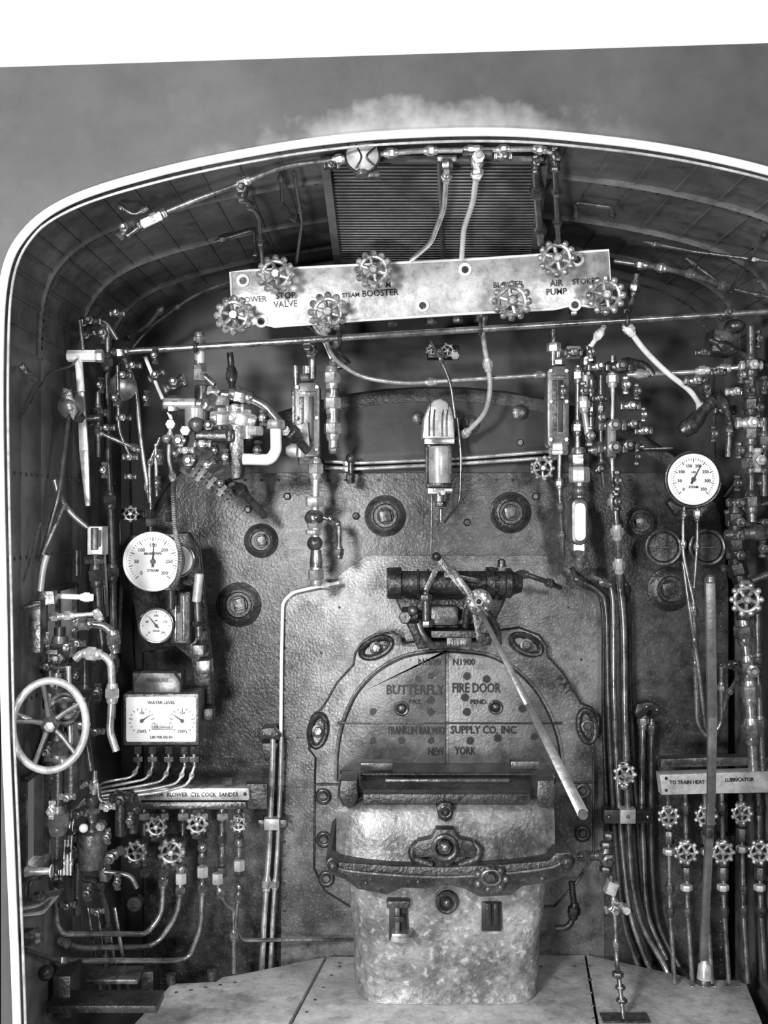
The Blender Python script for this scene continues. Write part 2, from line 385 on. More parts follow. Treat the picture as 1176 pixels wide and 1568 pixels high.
# roof hatch: louvred grille
b=B()
def hat(a,t,off=0):
    yy=-1.13+.86*t; z=H+.915-.085*t+off
    s=S(yy); uL=498+20*t; uR=832-16*t; u=uL+(uR-uL)*a
    return Vector(((u-CU)*s,yy,z))
b.prism_w([hat(0,0,.016),hat(1,0,.016),hat(1,1,.016),hat(0,1,.016)],Vector((0,-.1,-1)),.006,0,'black')
n=38
for i in range(n):
    t=(i+.5)/n
    b.sweep([hat(0,t),hat(1,t)],.0030,'side',6)
for a in (0,1): b.sweep([hat(a,0,-.01),hat(a,1,-.01)],.016,'side',4)
for t in (0,1): b.sweep([hat(0,t,-.004),hat(1,t,-.004)],.010,'side',4)
b.sweep([hat(.52,0,-.008),hat(.54,1,-.008)],.006,'side',6)
b.fin('roof_vent_grille')

# ================================================================= BACKHEAD
b=B()
ol=[(215,1513),(215,900)]+[(668+450*math.cos(math.radians(a)),840-250*math.sin(math.radians(a))) for a in range(172,7,-8)]+[(1120,900),(1120,1513)]
b.prism(ol,YB,.195,'back',14)
top=[(668+418*math.cos(math.radians(a)),836-222*math.sin(math.radians(a))) for a in range(148,31,-6)]
b.prism([(top[0][0]-6,724)]+[p for p in top]+[(top[-1][0]+6,724)],YB-.005,.006,'wall',1)
b.prism([(430,1505),(430,925),(445,905),(500,895),(560,850),(840,850),(905,895),(922,925),(926,1505)],YB-.004,.008,'jack',1)
b.rivets(line(340,1122,428,1122,7)+line(930,1105,1100,1105,12)+line(232,880,232,1490,32)+line(1104,880,1104,1490,32)+line(350,735,990,735,26),YB,2.4,'mid')
b.rivets(line(440,1130,472,1130,3)+line(436,950,436,1480,26)+[(492,1000),(520,930),(870,930),(890,1010)],YB-.005,2,'mid')
b.sweep([P(662,720,YB-.002),P(660,850,YB-.002)],.003,'mid',6)
def plug(u,v,R,sq=True):
    b.lathe(u,v,YB,'y',[(-2,R*1.35),(3,R*1.3),(5,R*1.12),(8,R),(9,R*.8),(6,R*.72),(6,R*.5)],'cast',32)
    if sq: b.box(u-R*.35,v-R*.35,u+R*.35,v+R*.35,YB-.035,.03,'mid',1.5,12)
    b.lathe(u,v,YB-.012,'y',[(0,R*.55),(5,R*.5)],'iron',24)
for u,v,R in ((590,790,24),(782,785,24),(400,828,20),(981,800,19),(366,926,26),(1025,902,26)): plug(u,v,R)
for u,v,R in ((796,632,12),(640,640,10),(720,650,14)):
    b.lathe(u,v,YB,'y',[(0,R),(6,R),(8,R*.6)],'mid',12)
for u,v in ((478,735),(537,735),(796,678),(715,800),(545,790),(820,760),(380,780),(440,760)):
    b.lathe(u,v,YB,'y',[(0,6),(4,6),(6,4)],'mid',6)
b.fin('boiler_backhead')

# ================================================================= FIRE DOOR
b=B()
fo=[(482,1200),(483,1160),(474,1148),(471,1120),(477,1097),(492,1086),(502,1070),(516,1045),(541,1018),(544,1000),(553,985),(575,972),(603,968),(614,975),(616,985),(640,982),(738,982),(748,984),(764,965),(795,961),(825,972),(838,990),(838,1004),(862,1030),(880,1060),(890,1077),(906,1083),(917,1100),(916,1125),(906,1143),(909,1160),(909,1310),(882,1352),(850,1388),(535,1388),(497,1364),(481,1330)]
b.prism(fo,YB-.045,.045,'jack',2)
b.sweep([P(u,v,YB-.047) for u,v in fo],.0036,'iron',8,True)
b.tube([(481,1201,YB-.05),(520,1201,YB-.05)],1.6,'iron'); b.tube([(862,1198,YB-.05),(909,1198,YB-.05)],1.6,'iron')
inn=[(516,1196),(518,1150),(527,1106),(547,1062),(578,1029),(615,1008),(650,1000),(683,998),(720,1000),(752,1006),(788,1026),(820,1058),(843,1100),(856,1142),(861,1196)]
b.sweep([P(u+(683-u)*-.012,v-2,YB-.048) for u,v in smooth(inn)],.006,'jack',8)
b.sweep([P(u+(683-u)*.004,v+1,YB-.061) for u,v in smooth(inn)],.0022,'iron',8)
b.prism([p for p in inn if p[0]<=683]+[(682,998),(682,1196)],YB-.06,.02,'door',1.5)
b.prism([(687,1196),(687,998)]+[p for p in inn if p[0]>687],YB-.06,.02,'door',1.5)
b.prism([(516,1106),(860,1106),(861,1109),(516,1109)],YB-.063,.01,'iron',.5)
for u,v in [(571,1090),(571,1134),(615,1134),(660,1090),(660,1134),(715,1090),(720,1134),(762,1130),(818,1128),(800,1085),(640,1040),(660,1035),(715,1035),(745,1040),(660,1072),(712,1068)]:
    b.lathe(u,v,YB-.060,'y',[(0,6.5),(.8,6.5),(.8,5)],'mid',16); b.lathe(u,v,YB-.062,'y',[(0,5.2),(.6,5.2)],'black',16)  # black disc painted in for the darkness of each hole
for u,v in ((615,1085),(759,1083)):
    b.ring(u,v,YB-.064,9,2.4,'mid'); b.lathe(u,v,YB-.062,'y',[(0,7),(4,6),(6,3)],'mid',12)
ty=YB-.063
for t,u,v,sz,wd in (('N1690',657,1014,10,34),('N1900',710,1014,10,34),('BUTTERFLY',635,1057,15,88),('FIRE DOOR',729,1054,15,74),('PAT.',636,1075,7,20),('PEND.',733,1075,7,26),('FRANKLIN RAILWAY',638,1119,12,88),('SUPPLY CO. INC',740,1118,12,100),('NEW',667,1151,12,24),('YORK',712,1150,12,32)):
    b.text(t,u,v,ty,sz,'black',1.6,1,0,wd)
for c,u,v,r in (('P',856,1040,-45),('A',864,1049,-50),('T',870,1058,-58)): b.text(c,u,v,YB-.05,11,'iron',1,1,r)
for u,v,a in ((576,992,25),(806,987,-25),(487,1119,80),(899,1112,-80)):
    b.ring(u,v,YB-.052,25,4.2,'cast',Rv=13,ang=-a); 
    b.ring(u,v,YB-.048,21,2.0,'black',Rv=9,ang=-a)  # black ring paints the dark of the slot recess
    ca,sa=math.cos(math.radians(a)),math.sin(math.radians(a))
    b.lathe(u,v,YB-.045,'y',[(0,10),(4,10),(5,6)],'mid',20); b.hexn(u,v,YB-.063,'y',9,6.5,'pipe')
    b.hexn(u+14*ca,v-14*sa,YB-.05,'y',6,3.5,'mid')
for u,v in ((495,1219),(496,1285),(892,1211),(892,1276),(500,1345)):
    b.lathe(u,v,YB-.045,'y',[(0,13),(4,12.5),(6,10)],'cast',24); b.ring(u,v,YB-.058,8.5,2,'mid'); b.hexn(u,v,YB-.065,'y',8,6,'mid')
# hood
def zz(v,y): return H+(CV-v)*S(y)
prof=[(-.25,1168),(-.40,1172),(-.52,1186),(-.60,1200),(-.66,1214),(-.70,1230),(-.72,1245),(-.73,1285),(-.735,1325),(-.60,1345),(-.25,1345)]
xs0=P(514,0,-.73).x; xs1=P(853,0,-.73).x; cx=(xs0+xs1)/2; hw=(xs1-xs0)/2
ns=25;m=len(prof);secs=[]
for i in range(ns):
    t=-1+2*i/(ns-1); e=abs(t); row=[]
    for (y,v) in prof:
        z=zz(v,y); yy=-.25+(y+.25)*(1-.08*e**6)
        row.append(Vector((cx+hw*t,yy,z-(.02*e**10 if v<1250 else 0))))
    secs.append(row)
vs=[q for r in secs for q in r]
def strip(k0,k1): return [[i*m+k,i*m+(k+1)%m,(i+1)*m+(k+1)%m,(i+1)*m+k] for i in range(ns-1) for k in range(k0,k1)]
b.add(vs,strip(0,4),'cast'); b.add(vs,strip(4,9),'hood'); b.add(vs,strip(9,m)+[list(range(m))[::-1],[(ns-1)*m+k for k in range(m)]],'cast')
b.box(556,1216,812,1231,-.725,.05,'cast',2)
b.bar((590,1196,-.61),(780,1196,-.61),5,5,'mid'); b.sweep([P(552,1186,-.535),P(828,1186,-.535)],.006,'iron',8)
b.box(552,1168,602,1180,-.50,.05,'mid',2); b.box(782,1166,826,1178,-.50,.05,'mid',2)
for u in (534,836):
    b.cyl(u,1190,-.58,'x',28,11,'cast'); b.prism([(u-13,1195),(u+13,1195),(u+15,1222),(u+7,1236),(u-9,1236),(u-15,1222)],-.715,.12,'cast',4)
b.prism([(668,1236),(676,1229),(690,1230),(696,1240),(692,1255),(682,1259),(671,1254)],-.745,.06,'cast',3)
b.ring(682,1243,-.747,8,2,'mid'); b.lathe(682,1243,-.745,'y',[(0,5),(4,3)],'mid',12)
for s_ in (-1,1):
    b.tube([(682+s_*42,1290,-.745),(682+s_*52,1300,-.755),(682+s_*50,1315,-.755),(682+s_*20,1325,-.76)],6,'cast')
b.prism([(630,1302),(640,1288),(660,1284),(668,1270),(695,1270),(702,1284),(722,1288),(734,1302),(726,1314),(700,1314),(690,1328),(668,1328),(660,1314),(638,1314)],-.765,.05,'cast',4)
b.ring(681,1298,-.775,17,4,'mid'); b.hexn(681,1297,-.78,'y',14,11,'mid'); b.ball(681,1297,-.80,7,'pipe')
# tray lip
tray=[(498,1320),(506,1312),(518,1320),(600,1326),(680,1328),(770,1324),(840,1318),(852,1306),(874,1305),(882,1318),(876,1336),(850,1350),(800,1358),(782,1372),(735,1374),(712,1362),(684,1355),(652,1362),(615,1360),(592,1371),(548,1362),(528,1347),(505,1340)]
b.prism(tray,-.78,.42,'cast',3)
b.sweep([P(u,v,-.782) for u,v in smooth([(510,1324),(530,1333),(600,1340),(680,1343),(770,1338),(845,1328),(865,1314)])],.005,'mid',8)
b.lathe(752,1346,-.79,'y',[(0,23),(4,24),(7,20),(9,20)],'cast',28)
for i in range(7):
    a=i*2*math.pi/7; b.ball(752+22*math.cos(a),1346+16*math.sin(a),-.80,6,'mid')
b.ring(752,1344,-.81,14,3,'mid',Rv=11); b.hexn(752,1344,-.82,'y',10,7,'mid')
b.ball(510,1326,-.785,9,'cast'); b.ball(868,1319,-.785,11,'cast'); b.rivets([(560,1352),(830,1345),(640,1350)],-.78,4,'mid')
b.fin('butterfly_fire_door_assembly')
# pedestal
b=B()
z0=0.001; z1=H-(1362-784)*S(-.66); xa=P(530,0,-.62).x; xb=P(846,0,-.62).x; cx=(xa+xb)/2; hw=(xb-xa)/2
vs=[];fs=[];n=64;lv=12
for j in range(lv):
    t=j/(lv-1); z=z1+(z0-z1)*t; w=hw*(1.0-.085*t+.012*math.sin(t*9)); dd=.26*(1-.13*t+(.04 if j==lv-1 else 0))
    for i in range(n):
        a=2*math.pi*i/n; c,s_=math.cos(a),math.sin(a); e=.32
        vs.append(Vector((cx+w*math.copysign(abs(c)**e,c),-.36+dd*math.copysign(abs(s_)**(e*1.4),s_)*(.45 if s_>0 else 1),z)))
for j in range(lv-1):
    for i in range(n): fs.append([j*n+i,j*n+(i+1)%n,(j+1)*n+(i+1)%n,(j+1)*n+i])
fs+=[list(range(n))[::-1],[(lv-1)*n+i for i in range(n)]]
b.add(vs,fs,'ped')
b.box(596,1384,624,1440,-.625,.02,'black',1); b.prism(rrect(592,1380,628,1392,4),-.65,.04,'cast',2)  # black box paints the slot's shade on the solid casting
b.box(605,1388,612,1432,-.65,.03,'mid',1); b.prism([(600,1430),(632,1430),(636,1440),(620,1447),(598,1443)],-.66,.05,'pipe',2); b.box(604,1404,618,1412,-.66,.04,'iron',1)
b.box(738,1382,768,1426,-.625,.02,'black',1); b.box(744,1384,752,1418,-.64,.03,'iron',1); b.box(756,1384,763,1416,-.64,.03,'iron',1)  # second slot, its shade again a black box
b.ring(684,1382,-.63,14,4,'cast'); b.lathe(684,1382,-.62,'y',[(0,12),(2,12)],'black',20); b.ball(684,1382,-.63,7,'mid')  # black disc stands in for the shade inside the round hole
b.fin('stoker_pedestal')

# ---- fire door air cylinder
b=B()
yc=-.42
b.lathe(592,893,yc,'x',[(0,17),(2,24),(22,25),(24,19),(150,19),(152,25),(164,25),(166,19),(180,19),(182,23),(190,23),(194,18),(206,14),(208,8)],'cast',28)
for i in range(8):
    a=math.radians(i*45+20); b.hexn(596,893-21*math.sin(a),yc-S(yc)*21*math.cos(a),'x',8,4,'mid'); b.hexn(756,893-22*math.sin(a),yc-S(yc)*22*math.cos(a),'x',14,3.5,'mid')
b.ring(640,893,yc,20,2,'mid',ax='x'); b.ring(655,893,yc,20,2,'mid',ax='x')
b.prism([(600,905),(620,950),(640,995),(655,993),(650,960),(735,955),(740,990),(752,988),(760,950),(778,912),(740,915),(640,918)],yc+.05,.16,'cast',4)
b.prism(rrect(655,928,702,958,6),yc-.01,.08,'mid',3); b.box(660,966,745,977,yc,.1,'cast',2); b.box(684,977,722,990,yc,.06,'mid',1)
b.text('N1690',700,984,yc-.003,7,'plate',.8)
b.cyl(628,942,yc,'x',26,13,'cast'); b.hexn(620,945,yc-.03,'y',14,10,'mid'); b.ball(632,935,yc-.03,8,'mid')
b.cyl(652,930,yc-.03,'z',50,6,'mid'); b.hexn(652,915,yc-.03,'z',10,10,'mid'); b.hexn(654,955,yc-.03,'z',10,9,'pipe')
b.tube([(640,955,yc-.02),(648,975,yc-.03),(662,990,yc-.02)],6,'mid'); 
b.tube([(712,930,yc-.02),(720,900,yc-.03),(712,960,yc)],5,'mid')
b.bar((668,850,yc-.10),(716,908,yc-.11),10,8,'mid',13); b.ball(668,852,yc-.105,7,'mid')
b.bar((680,880,yc-.07),(735,890,yc-.06),8,6,'mid'); b.bar((652,905,yc-.07),(668,872,yc-.07),9,6,'mid')
b.bar((730,940,yc-.05),(738,985,yc-.05),14,8,'mid'); b.hexn(742,962,yc-.06,'y',8,9,'cast'); b.tube([(745,935,yc-.03),(762,960,yc),(764,985,yc+.05)],5,'cast')
b.lathe(733,921,yc-.09,'y',[(-20,12),(0,16),(6,20),(10,20),(13,14)],'pipe',24)
for i in range(8):
    a=i*math.pi/4; b.ball(733+15*math.cos(a),921+15*math.sin(a),yc-.112,4.2,'wheel')
b.hexn(733,921,yc-.12,'y',8,8,'bright'); b.ball(733,921,yc-.13,4,'iron')
b.tube([(770,885,yc),(800,878,yc),(830,888,yc),(858,900,yc+.1)],4,'dpipe',un=(.25,.7))
b.hexn(786,893,yc,'x',16,12,'mid')
b.lathe(768,868,yc,'z',[(0,7),(10,6),(12,3)],'mid',12)
b.bar((735,935,-.55),(812,1085,-.72),7,6,'rod',11); b.bar((808,1077,-.719),(893,1246,-.90),11,6,'rod',17)
b.lathe(893,1248,-.905,'y',[(-8,7.5),(0,7.5)],'rod',14)
b.bar((690,868,yc-.1),(745,945,yc-.13),9,6,'mid',9)
b.fin('fire_door_air_cylinder')

# ================================================================= CENTRE LAMP
b=B(); y=-.36
b.prism(rrect(652,674,692,748,5),y,.10,'mid',5)
b.prism([(646,672),(648,640),(655,622),(664,612),(674,609),(684,613),(692,624),(696,642),(697,672)],y-.03,.13,'plate',6)
for u in (658,665,678,685): b.tube([(u-1,668,y-.033),(u-1,640,y-.033),(u+2,620,y-.025)],1.2,'mid')
b.box(650,671,696,680,y-.02,.1,'pipe',1); b.lathe(672,712,y-.005,'z',[(-28,17),(-24,18),(24,18),(28,17)],'plate',28)
b.box(655,747,693,756,y-.02,.1,'pipe',1.5); b.cyl(672,762,y,'z',14,8,'pipe'); b.hexn(675,772,y,'z',8,9,'mid'); b.lathe(675,800,y,'z',[(0,1.5),(20,3),(22,6)],'pipe',12)
b.box(660,690,686,735,y+.1,.08,'iron',1); b.hexn(678,754,y-.03,'y',8,5,'bright')
b.box(652,684,656,740,y-.028,.03,'iron',.5); b.box(688,684,692,740,y-.028,.03,'iron',.5)
b.tube([(700,640,y+.05),(706,700,y+.05),(704,770,y+.05),(680,800,y+.1)],2.2,'pipe')
b.fin('gauge_lamp')

# ================================================================= MANIFOLD NAMEPLATE
b=B(); y=-.55
mp=[(353,417),(380,414),(540,406),(740,396),(932,383),(937,462),(905,470),(880,466),(850,473),(700,481),(560,490),(420,500),(395,494),(357,508)]
b.prism(mp,y,.03,'plate',2)
b.sweep([P(u,v,y-.002) for u,v in mp],.0042,'white',8,True)
for t,u,v,sz in (('BLOWER',385,459,9),('STOP',437,453,10),('VALVE',437,466,10),('STEAM',583,437,8),('BOOSTER',582,449,10),('BLOWER',778,436,9),('AIR',852,434,10),('PUMP',852,447,10),('STOKER',897,431,9),('STEAM',537,452,7)):
    b.text(t,u,v,y-.001,sz,'iron',.7,.95,3)
for u,v in ((712,413),(647,468),(400,492),(884,398),(880,467),(372,430)):
    b.lathe(u,v,y,'y',[(0,10),(3,10),(4,7)],'white',20); b.lathe(u,v,y-.009,'y',[(0,5.5),(1,5.5)],'iron',16)
for u,v,R in ((422,420,29),(572,413,29),(853,395,29),(358,483,30),(502,478,30),(784,461,30),(928,452,30)):
    b.wheel(u,v,y-.10,R,'wheel',12,6,.1)
b.lathe(350,463,y+.16,Vector((1,0,.055)),[(0,10),(4,30),(20,34),(560,34),(576,30),(580,10)],'cast',28)
for u,v in ((400,455),(890,430)):
    b.cyl(u,v,y+.07,'y',60,9,'iron')
for u in (470,520,600,660,700,735,880,925): b.hexn(u,500-(u-470)*.055,y+.08,'z',14,9,'pipe'); b.cyl(u,488-(u-470)*.055,y+.08,'z',24,6,'mid')
b.fin('steam_turret_manifold')
b=B()
b.tube([(165,540,-.58),(640,510,-.58),(1230,474,-.58)],5.2,'pipe',un=(.01,))
for u in (300,520,735,960): 
    b.ring(u,540-(u-165)*.0615,-.58,7,3,'mid',ax='x')
    b.bar((u,540-(u-165)*.0615,-.575),(u+2,520-(u-165)*.0615,-.55),6,5,'mid')
b.fin('hand_rail_pipe')

# ================================================================= ROOF PIPEWORK
b=B(); y=-1.19
b.tube([(195,362,y),(235,333,y),(300,306,y),(350,288,y),(372,280,y),(440,253,y),(530,243,y)],4.2,'pipe',rad=20,un=(.14,.55,.97),umat='bright')
b.tube([(582,236,y),(640,231,y),(720,230,y),(830,228,y),(858,240,y)],4.2,'bright',rad=14,un=(.06,.28,.5,.68,.88))
b.lathe(555,240,y,'y',[(-30,16),(-6,24),(0,27),(6,27),(14,20),(20,10),(22,2)],'plate',28); b.ring(555,240,y-.01,25,3,'iron'); b.cyl(555,264,y,'z',14,12,'mid'); b.cyl(572,268,y,'x',20,7,'mid')
b.tube([(545,222,y-.03),(555,240,y-.04),(545,258,y-.03)],1.5,'iron'); b.tube([(575,225,y-.03),(558,240,y-.04),(575,255,y-.03)],1.5,'iron')
b.valve(372,292,y,12,'mid',90,False); b.valve(193,352,y,11,'mid',50,False); b.valve(508,255,y,8,'mid',0,False)
b.cyl(232,337,y,25,34,7,'white'); b.hexn(252,328,y,25,8,9,'pipe'); b.hexn(214,345,y,25,8,9,'pipe')
b.valve(731,246,y,14,'bright',90,False); b.cyl(731,236,y,'x',46,7,'mid'); b.hexn(684,252,y,'z',14,10,'mid'); b.hexn(684,244,y,'x',30,6,'mid')
b.tube([(684,262,y),(680,320,-.95),(660,372,-.75),(630,398,-.56)],4.6,'bright',rad=26,un=(.06,))
b.tube([(731,262,y),(724,310,-.95),(710,350,-.75),(707,395,-.57)],5,'white',rad=26,un=(.04,))
b.valve(850,244,y,12,'mid',90,False); b.tube([(850,255,y),(852,310,-.95),(855,372,-.65)],5,'dpipe',un=(.3,.7))
b.valve(770,240,y,9,'pipe',0,False); b.valve(820,252,y,9,'mid',90,False)
b.fin('roof_steam_pipe')
pipe('roof_drain_pipe',[(385,420,-.5),(300,450,-.4),(230,500,-.3),(180,560,-.25)],2.2,'pipe',(.5,),30)
pipe('roof_conduit',[(365,292,-1.1),(395,330,-.9),(402,400,-.6),(398,418,-.5)],4,'dpipe',(.2,.6))
pipe('roof_conduit',[(450,262,-1.15),(462,340,-.8),(452,415,-.5)],3,'dpipe',(.4,))
pipe('roof_conduit',[(940,400,-.5),(1000,408,-.55),(1060,420,-.65),(1115,440,-.8)],4,'pipe',(.2,.35,.6,.95))
pipe('roof_conduit',[(975,420,-.5),(965,470,-.5),(960,478,-.55)],5,'pipe',(.3,))
pipe('roof_conduit',[(820,250,-1.15),(824,320,-.9),(828,372,-.65)],7,'mid',(.3,.8))
for pts in ([(330,370,-.6),(388,352,-.6),(392,400,-.5)],[(885,335,-.8),(880,310,-.85),(938,318,-.85),(938,335,-.8)],[(1050,395,-.7),(1110,440,-.7),(1176,455,-.7)],[(985,370,-.7),(1060,385,-.7),(1176,400,-.8)],[(430,265,-1.1),(432,310,-.95),(452,340,-.85)],[(182,315,-1.15),(205,330,-1.15),(225,320,-1.15)],[(250,470,-.4),(225,500,-.35),(190,520,-.3)],[(1176,350,-1.0),(1140,410,-.8),(1110,460,-.7)]):
    pipe('roof_bracket',pts,3,'mid',(.1,.9),8)

# ================================================================= WATER GLASSES
def column(u0,u1,v0,v1,y):
    b=B()
    b.prism([(u0,v0+8),(u0+10,v0),(u1-6,v0),(u1,v0+8),(u1,v1-4),(u1-4,v1),(u0+4,v1),(u0,v1-6)],y,.07,'rod',3)
    b.box(u0+8,v0+22,u0+15,v1-24,y-.004,.01,'mid',.6); b.box(u0+6,v0+14,u1-6,v0+20,y-.004,.01,'mid',.6)
    b.box(u1-17,v0+22,u1-10,v1-24,y-.006,.01,'black',.6)
    for v in (v0+8,v0+55,v1-12): b.hexn(u0+5,v,y-.005,'y',5,3.5,'pipe'); b.hexn(u1-5,v,y-.005,'y',5,3.5,'pipe')
    um=(u0+u1)/2
    b.hexn(um,v0-6,y+.03,'z',12,13,'pipe'); b.cyl(um,v0-18,y+.03,'z',14,8,'pipe'); b.hexn(um,v1+6,y+.03,'z',12,15,'bright')
    return b
b=column(450,490,585,700,-.40)
b.prism([(453,650),(472,646),(475,690),(462,702),(453,700)],-.42,.03,'plate',3)
b.tube([(508,560,-.4),(510,690,-.4)],7,'bright',un=(.15,.45,.75)); b.tube([(478,580,-.38),(478,540,-.38),(470,530,-.5)],6,'pipe',un=(.5,))
b.cyl(510,625,-.4,'z',60,10,'pipe'); b.hexn(510,660,-.4,'z',8,11,'bright'); b.hexn(512,690,-.4,'z',10,9,'pipe')
b.tube([(483,700,-.38),(482,800,-.38),(484,885,-.38)],6.5,'bright',un=(.1,.55,.98))
b.hexn(482,768,-.38,'z',16,15,'bright'); b.ball(481,793,-.38,15,'pipe',.9); b.hexn(480,815,-.38,'z',8,13,'bright'); b.ball(482,832,-.38,12,'mid'); 
b.tube([(490,790,-.38),(510,797,-.38),(519,805,-.38),(519,850,-.38)],4,'pipe',un=(.3,.95))
b.lathe(484,892,-.38,'z',[(0,4),(10,8),(30,10),(50,8)],'pipe',16)
b.ball(537,702,-.3,8,'mid'); b.hexn(537,732,-.3,'z',14,7,'mid'); b.tube([(537,702,-.3),(537,740,-.3)],4,'mid')
b.box(447,600,452,690,-.40,.05,'mid',1); b.tube([(455,640,-.38),(452,560,-.38)],4,'pipe',un=(.5,)); b.valve(520,560,-.38,8,'mid',0,False)
b.fin('water_gauge_glass')
b=column(838,872,560,685,-.40)
b.hexn(848,532,-.38,'z',14,11,'bright'); b.tube([(847,505,-.38),(847,560,-.38)],6,'pipe'); b.hexn(878,540,-.38,'x',22,10,'plate')
b.tube([(900,530,-.38),(902,600,-.38),(903,650,-.38)],6,'pipe',un=(.2,.5,.8)); b.tube([(885,560,-.38),(885,600,-.38),(884,680,-.38),(886,720,-.38)],5,'pipe',un=(.1,.6))
b.cyl(903,625,-.38,'z',60,8,'pipe'); b.hexn(855,684,-.38,'z',14,14,'bright'); b.tube([(857,690,-.38),(856,740,-.38),(858,770,-.38),(862,850,-.3)],3.5,'pipe',un=(.3,.5,.8))
b.tube([(886,690,-.4),(887,720,-.4),(888,850,-.4)],8,'pipe',un=(.1,.95))
b.hexn(887,727,-.4,'z',24,16,'plate'); b.ball(887,752,-.4,11,'rod')
b.prism(rrect(875,762,901,835,12,6),-.44,.09,'rod',5); b.prism(rrect(880,770,897,828,8,6),-.45,.02,'white',1)
b.lathe(887,870,-.4,'z',[(0,6),(10,10),(26,16),(32,8)],'pipe',20)
b.fin('water_gauge_glass')
b=B(); b.valve(831,714,-.28,13,'mid',0,False); b.wheel(831,717,-.36,19,'wheel',9); b.fin('globe_valve')

pipe('boiler_feed_tube',[(498,706,-.24),(545,709,-.26),(690,703,-.26),(855,690,-.26)],3,'bright',(.1,.98))
pipe('boiler_feed_tube',[(498,716,-.24),(545,718,-.26),(690,711,-.26),(855,700,-.26)],3,'bright',(.1,.98))
pipe('boiler_feed_tube',[(900,690,-.24),(1030,686,-.24)],2,'pipe',())
pipe('lubricating_pipe',[(495,500,-.5),(505,545,-.45),(550,578,-.4),(620,588,-.38),(700,582,-.38),(834,574,-.38)],3.6,'bright',(.02,.55,.98),30)
pipe('lubricating_pipe',[(738,480,-.5),(740,520,-.45),(752,590,-.4),(745,632,-.36),(715,662,-.3),(700,672,-.25)],4.2,'plate',(.03,.35,.9),24)
pipe('lubricating_pipe',[(658,520,-.45),(672,545,-.42),(690,585,-.4),(697,640,-.38)],2.4,'pipe',(.3,),24)
pipe('lubricating_pipe',[(925,500,-.5),(905,530,-.42),(903,545,-.4)],4,'white',(.3,),16)
pipe('lubricating_pipe',[(960,500,-.55),(985,535,-.5),(1020,570,-.45),(1060,600,-.4),(1078,632,-.36)],4.6,'white',(.03,.97),30)
pipe('lubricating_pipe',[(470,498,-.5),(520,540,-.42),(535,555,-.3)],2.4,'pipe',(.3,),20)
pipe('lubricating_pipe',[(520,500,-.5),(512,540,-.42),(509,565,-.4)],4,'pipe',(.4,.9),14)
pipe('lubricating_pipe',[(480,498,-.5),(495,520,-.45),(512,560,-.4)],2.6,'white',(),14)
pipe('lubricating_pipe',[(222,546,-.5),(240,590,-.45),(262,640,-.4)],3,'white',(),24)
pipe('lubricating_pipe',[(190,548,-.5),(208,590,-.45),(216,680,-.42),(230,770,-.42)],3.4,'bright',(.9,),30)
b=B(); b.box(655,528,703,548,-.3,.06,'iron',3); b.wheel(685,537,-.36,12,'wheel',7); b.wheel(660,536,-.34,9,'wheel',7); b.hexn(697,545,-.36,'y',8,7,'bright'); b.box(670,533,688,540,-.34,.05,'mid',1); b.fin('gauge_cock')

# ================================================================= LEFT INJECTOR GROUP
b=B(); y=-.55
b.tube([(305,515,y),(306,545,y),(306,570,y),(328,590,y)],5.5,'pipe',un=(.1,.6)); b.hexn(306,574,y,'z',18,11,'bright'); b.cyl(306,548,y,'z',34,8,'plate')
b.tube([(260,620,y),(318,618,y),(330,603,y),(372,606,y),(405,620,y),(430,650,y)],7.5,'pipe',rad=14,un=(.04,.35,.6)); 
b.hexn(326,604,y,'x',16,13,'plate'); b.hexn(340,614,y,'z',14,12,'bright')
b.ball(298,640,y,13,'rod'); b.lathe(298,640,y,'z',[(-18,10),(-12,15),(14,15),(20,9)],'plate',20)
b.valve(278,676,y,15,'pipe',70,False); b.valve(292,706,y-.02,14,'pipe',60,False); b.ball(300,650,y-.02,12,'rod')
b.cyl(330,668,y,'x',60,11,'mid'); b.valve(322,652,y,12,'mid',0,False); b.hexn(352,665,y,'x',10,15,'mid')
b.prism([(352,640),(372,636),(374,700),(368,732),(354,734),(350,700)],y-.01,.08,'mid',3)
b.tube([(340,640,y),(378,640,y),(380,672,y)],8,'bright',rad=10,un=(.05,.5)); b.hexn(390,660,y,'z',14,14,'plate')
b.tube([(372,703,y-.04),(414,704,y-.04),(423,690,y-.04),(422,652,y-.04)],9,'white',rad=14); b.hexn(422,650,y-.04,'z',14,15,'bright'); b.hexn(437,660,y-.02,'y',14,9,'mid')
b.tube([(430,650,y),(452,668,y+.05),(470,690,y+.1)],7,'mid',un=(.4,))
b.lathe(438,690,y,'x',[(0,6),(8,11),(16,11),(18,6)],'bright',16)
for i in range(7):
    t=i/6; u=300+48*t; v=722+36*t; b.hexn(u,v,y-.03,-38,7,14-3*t,'bright' if i%2 else 'pipe'); 
b.tube([(296,718,y-.03),(352,762,y-.03)],6,'mid')
for i in range(6): b.hexn(316+7*i,690+11*i,y+.01,-55,6,11,'pipe')
b.box(256,612,270,626,y-.01,.05,'plate',2); b.hexn(262,650,y,'y',14,8,'bright'); b.ball(255,672,y-.02,7,'bright')
b.tube([(262,640,y),(258,700,y),(266,740,y)],3.2,'plate',un=(.3,.9))
b.tube([(345,735,y),(370,752,y+.1),(405,790,y+.2)],6,'mid',un=(.4,))
b.tube([(358,650,y+.05),(354,560,y+.1),(352,540,y+.1)],5,'dpipe',un=(.3,.7))
b.valve(268,590,y+.05,12,'mid',20,False); b.hexn(285,660,y-.05,'y',20,8,'bright')
b.cyl(275,618,y-.01,'x',50,9,'plate'); b.cyl(310,630,y+.02,'z',80,12,'mid')
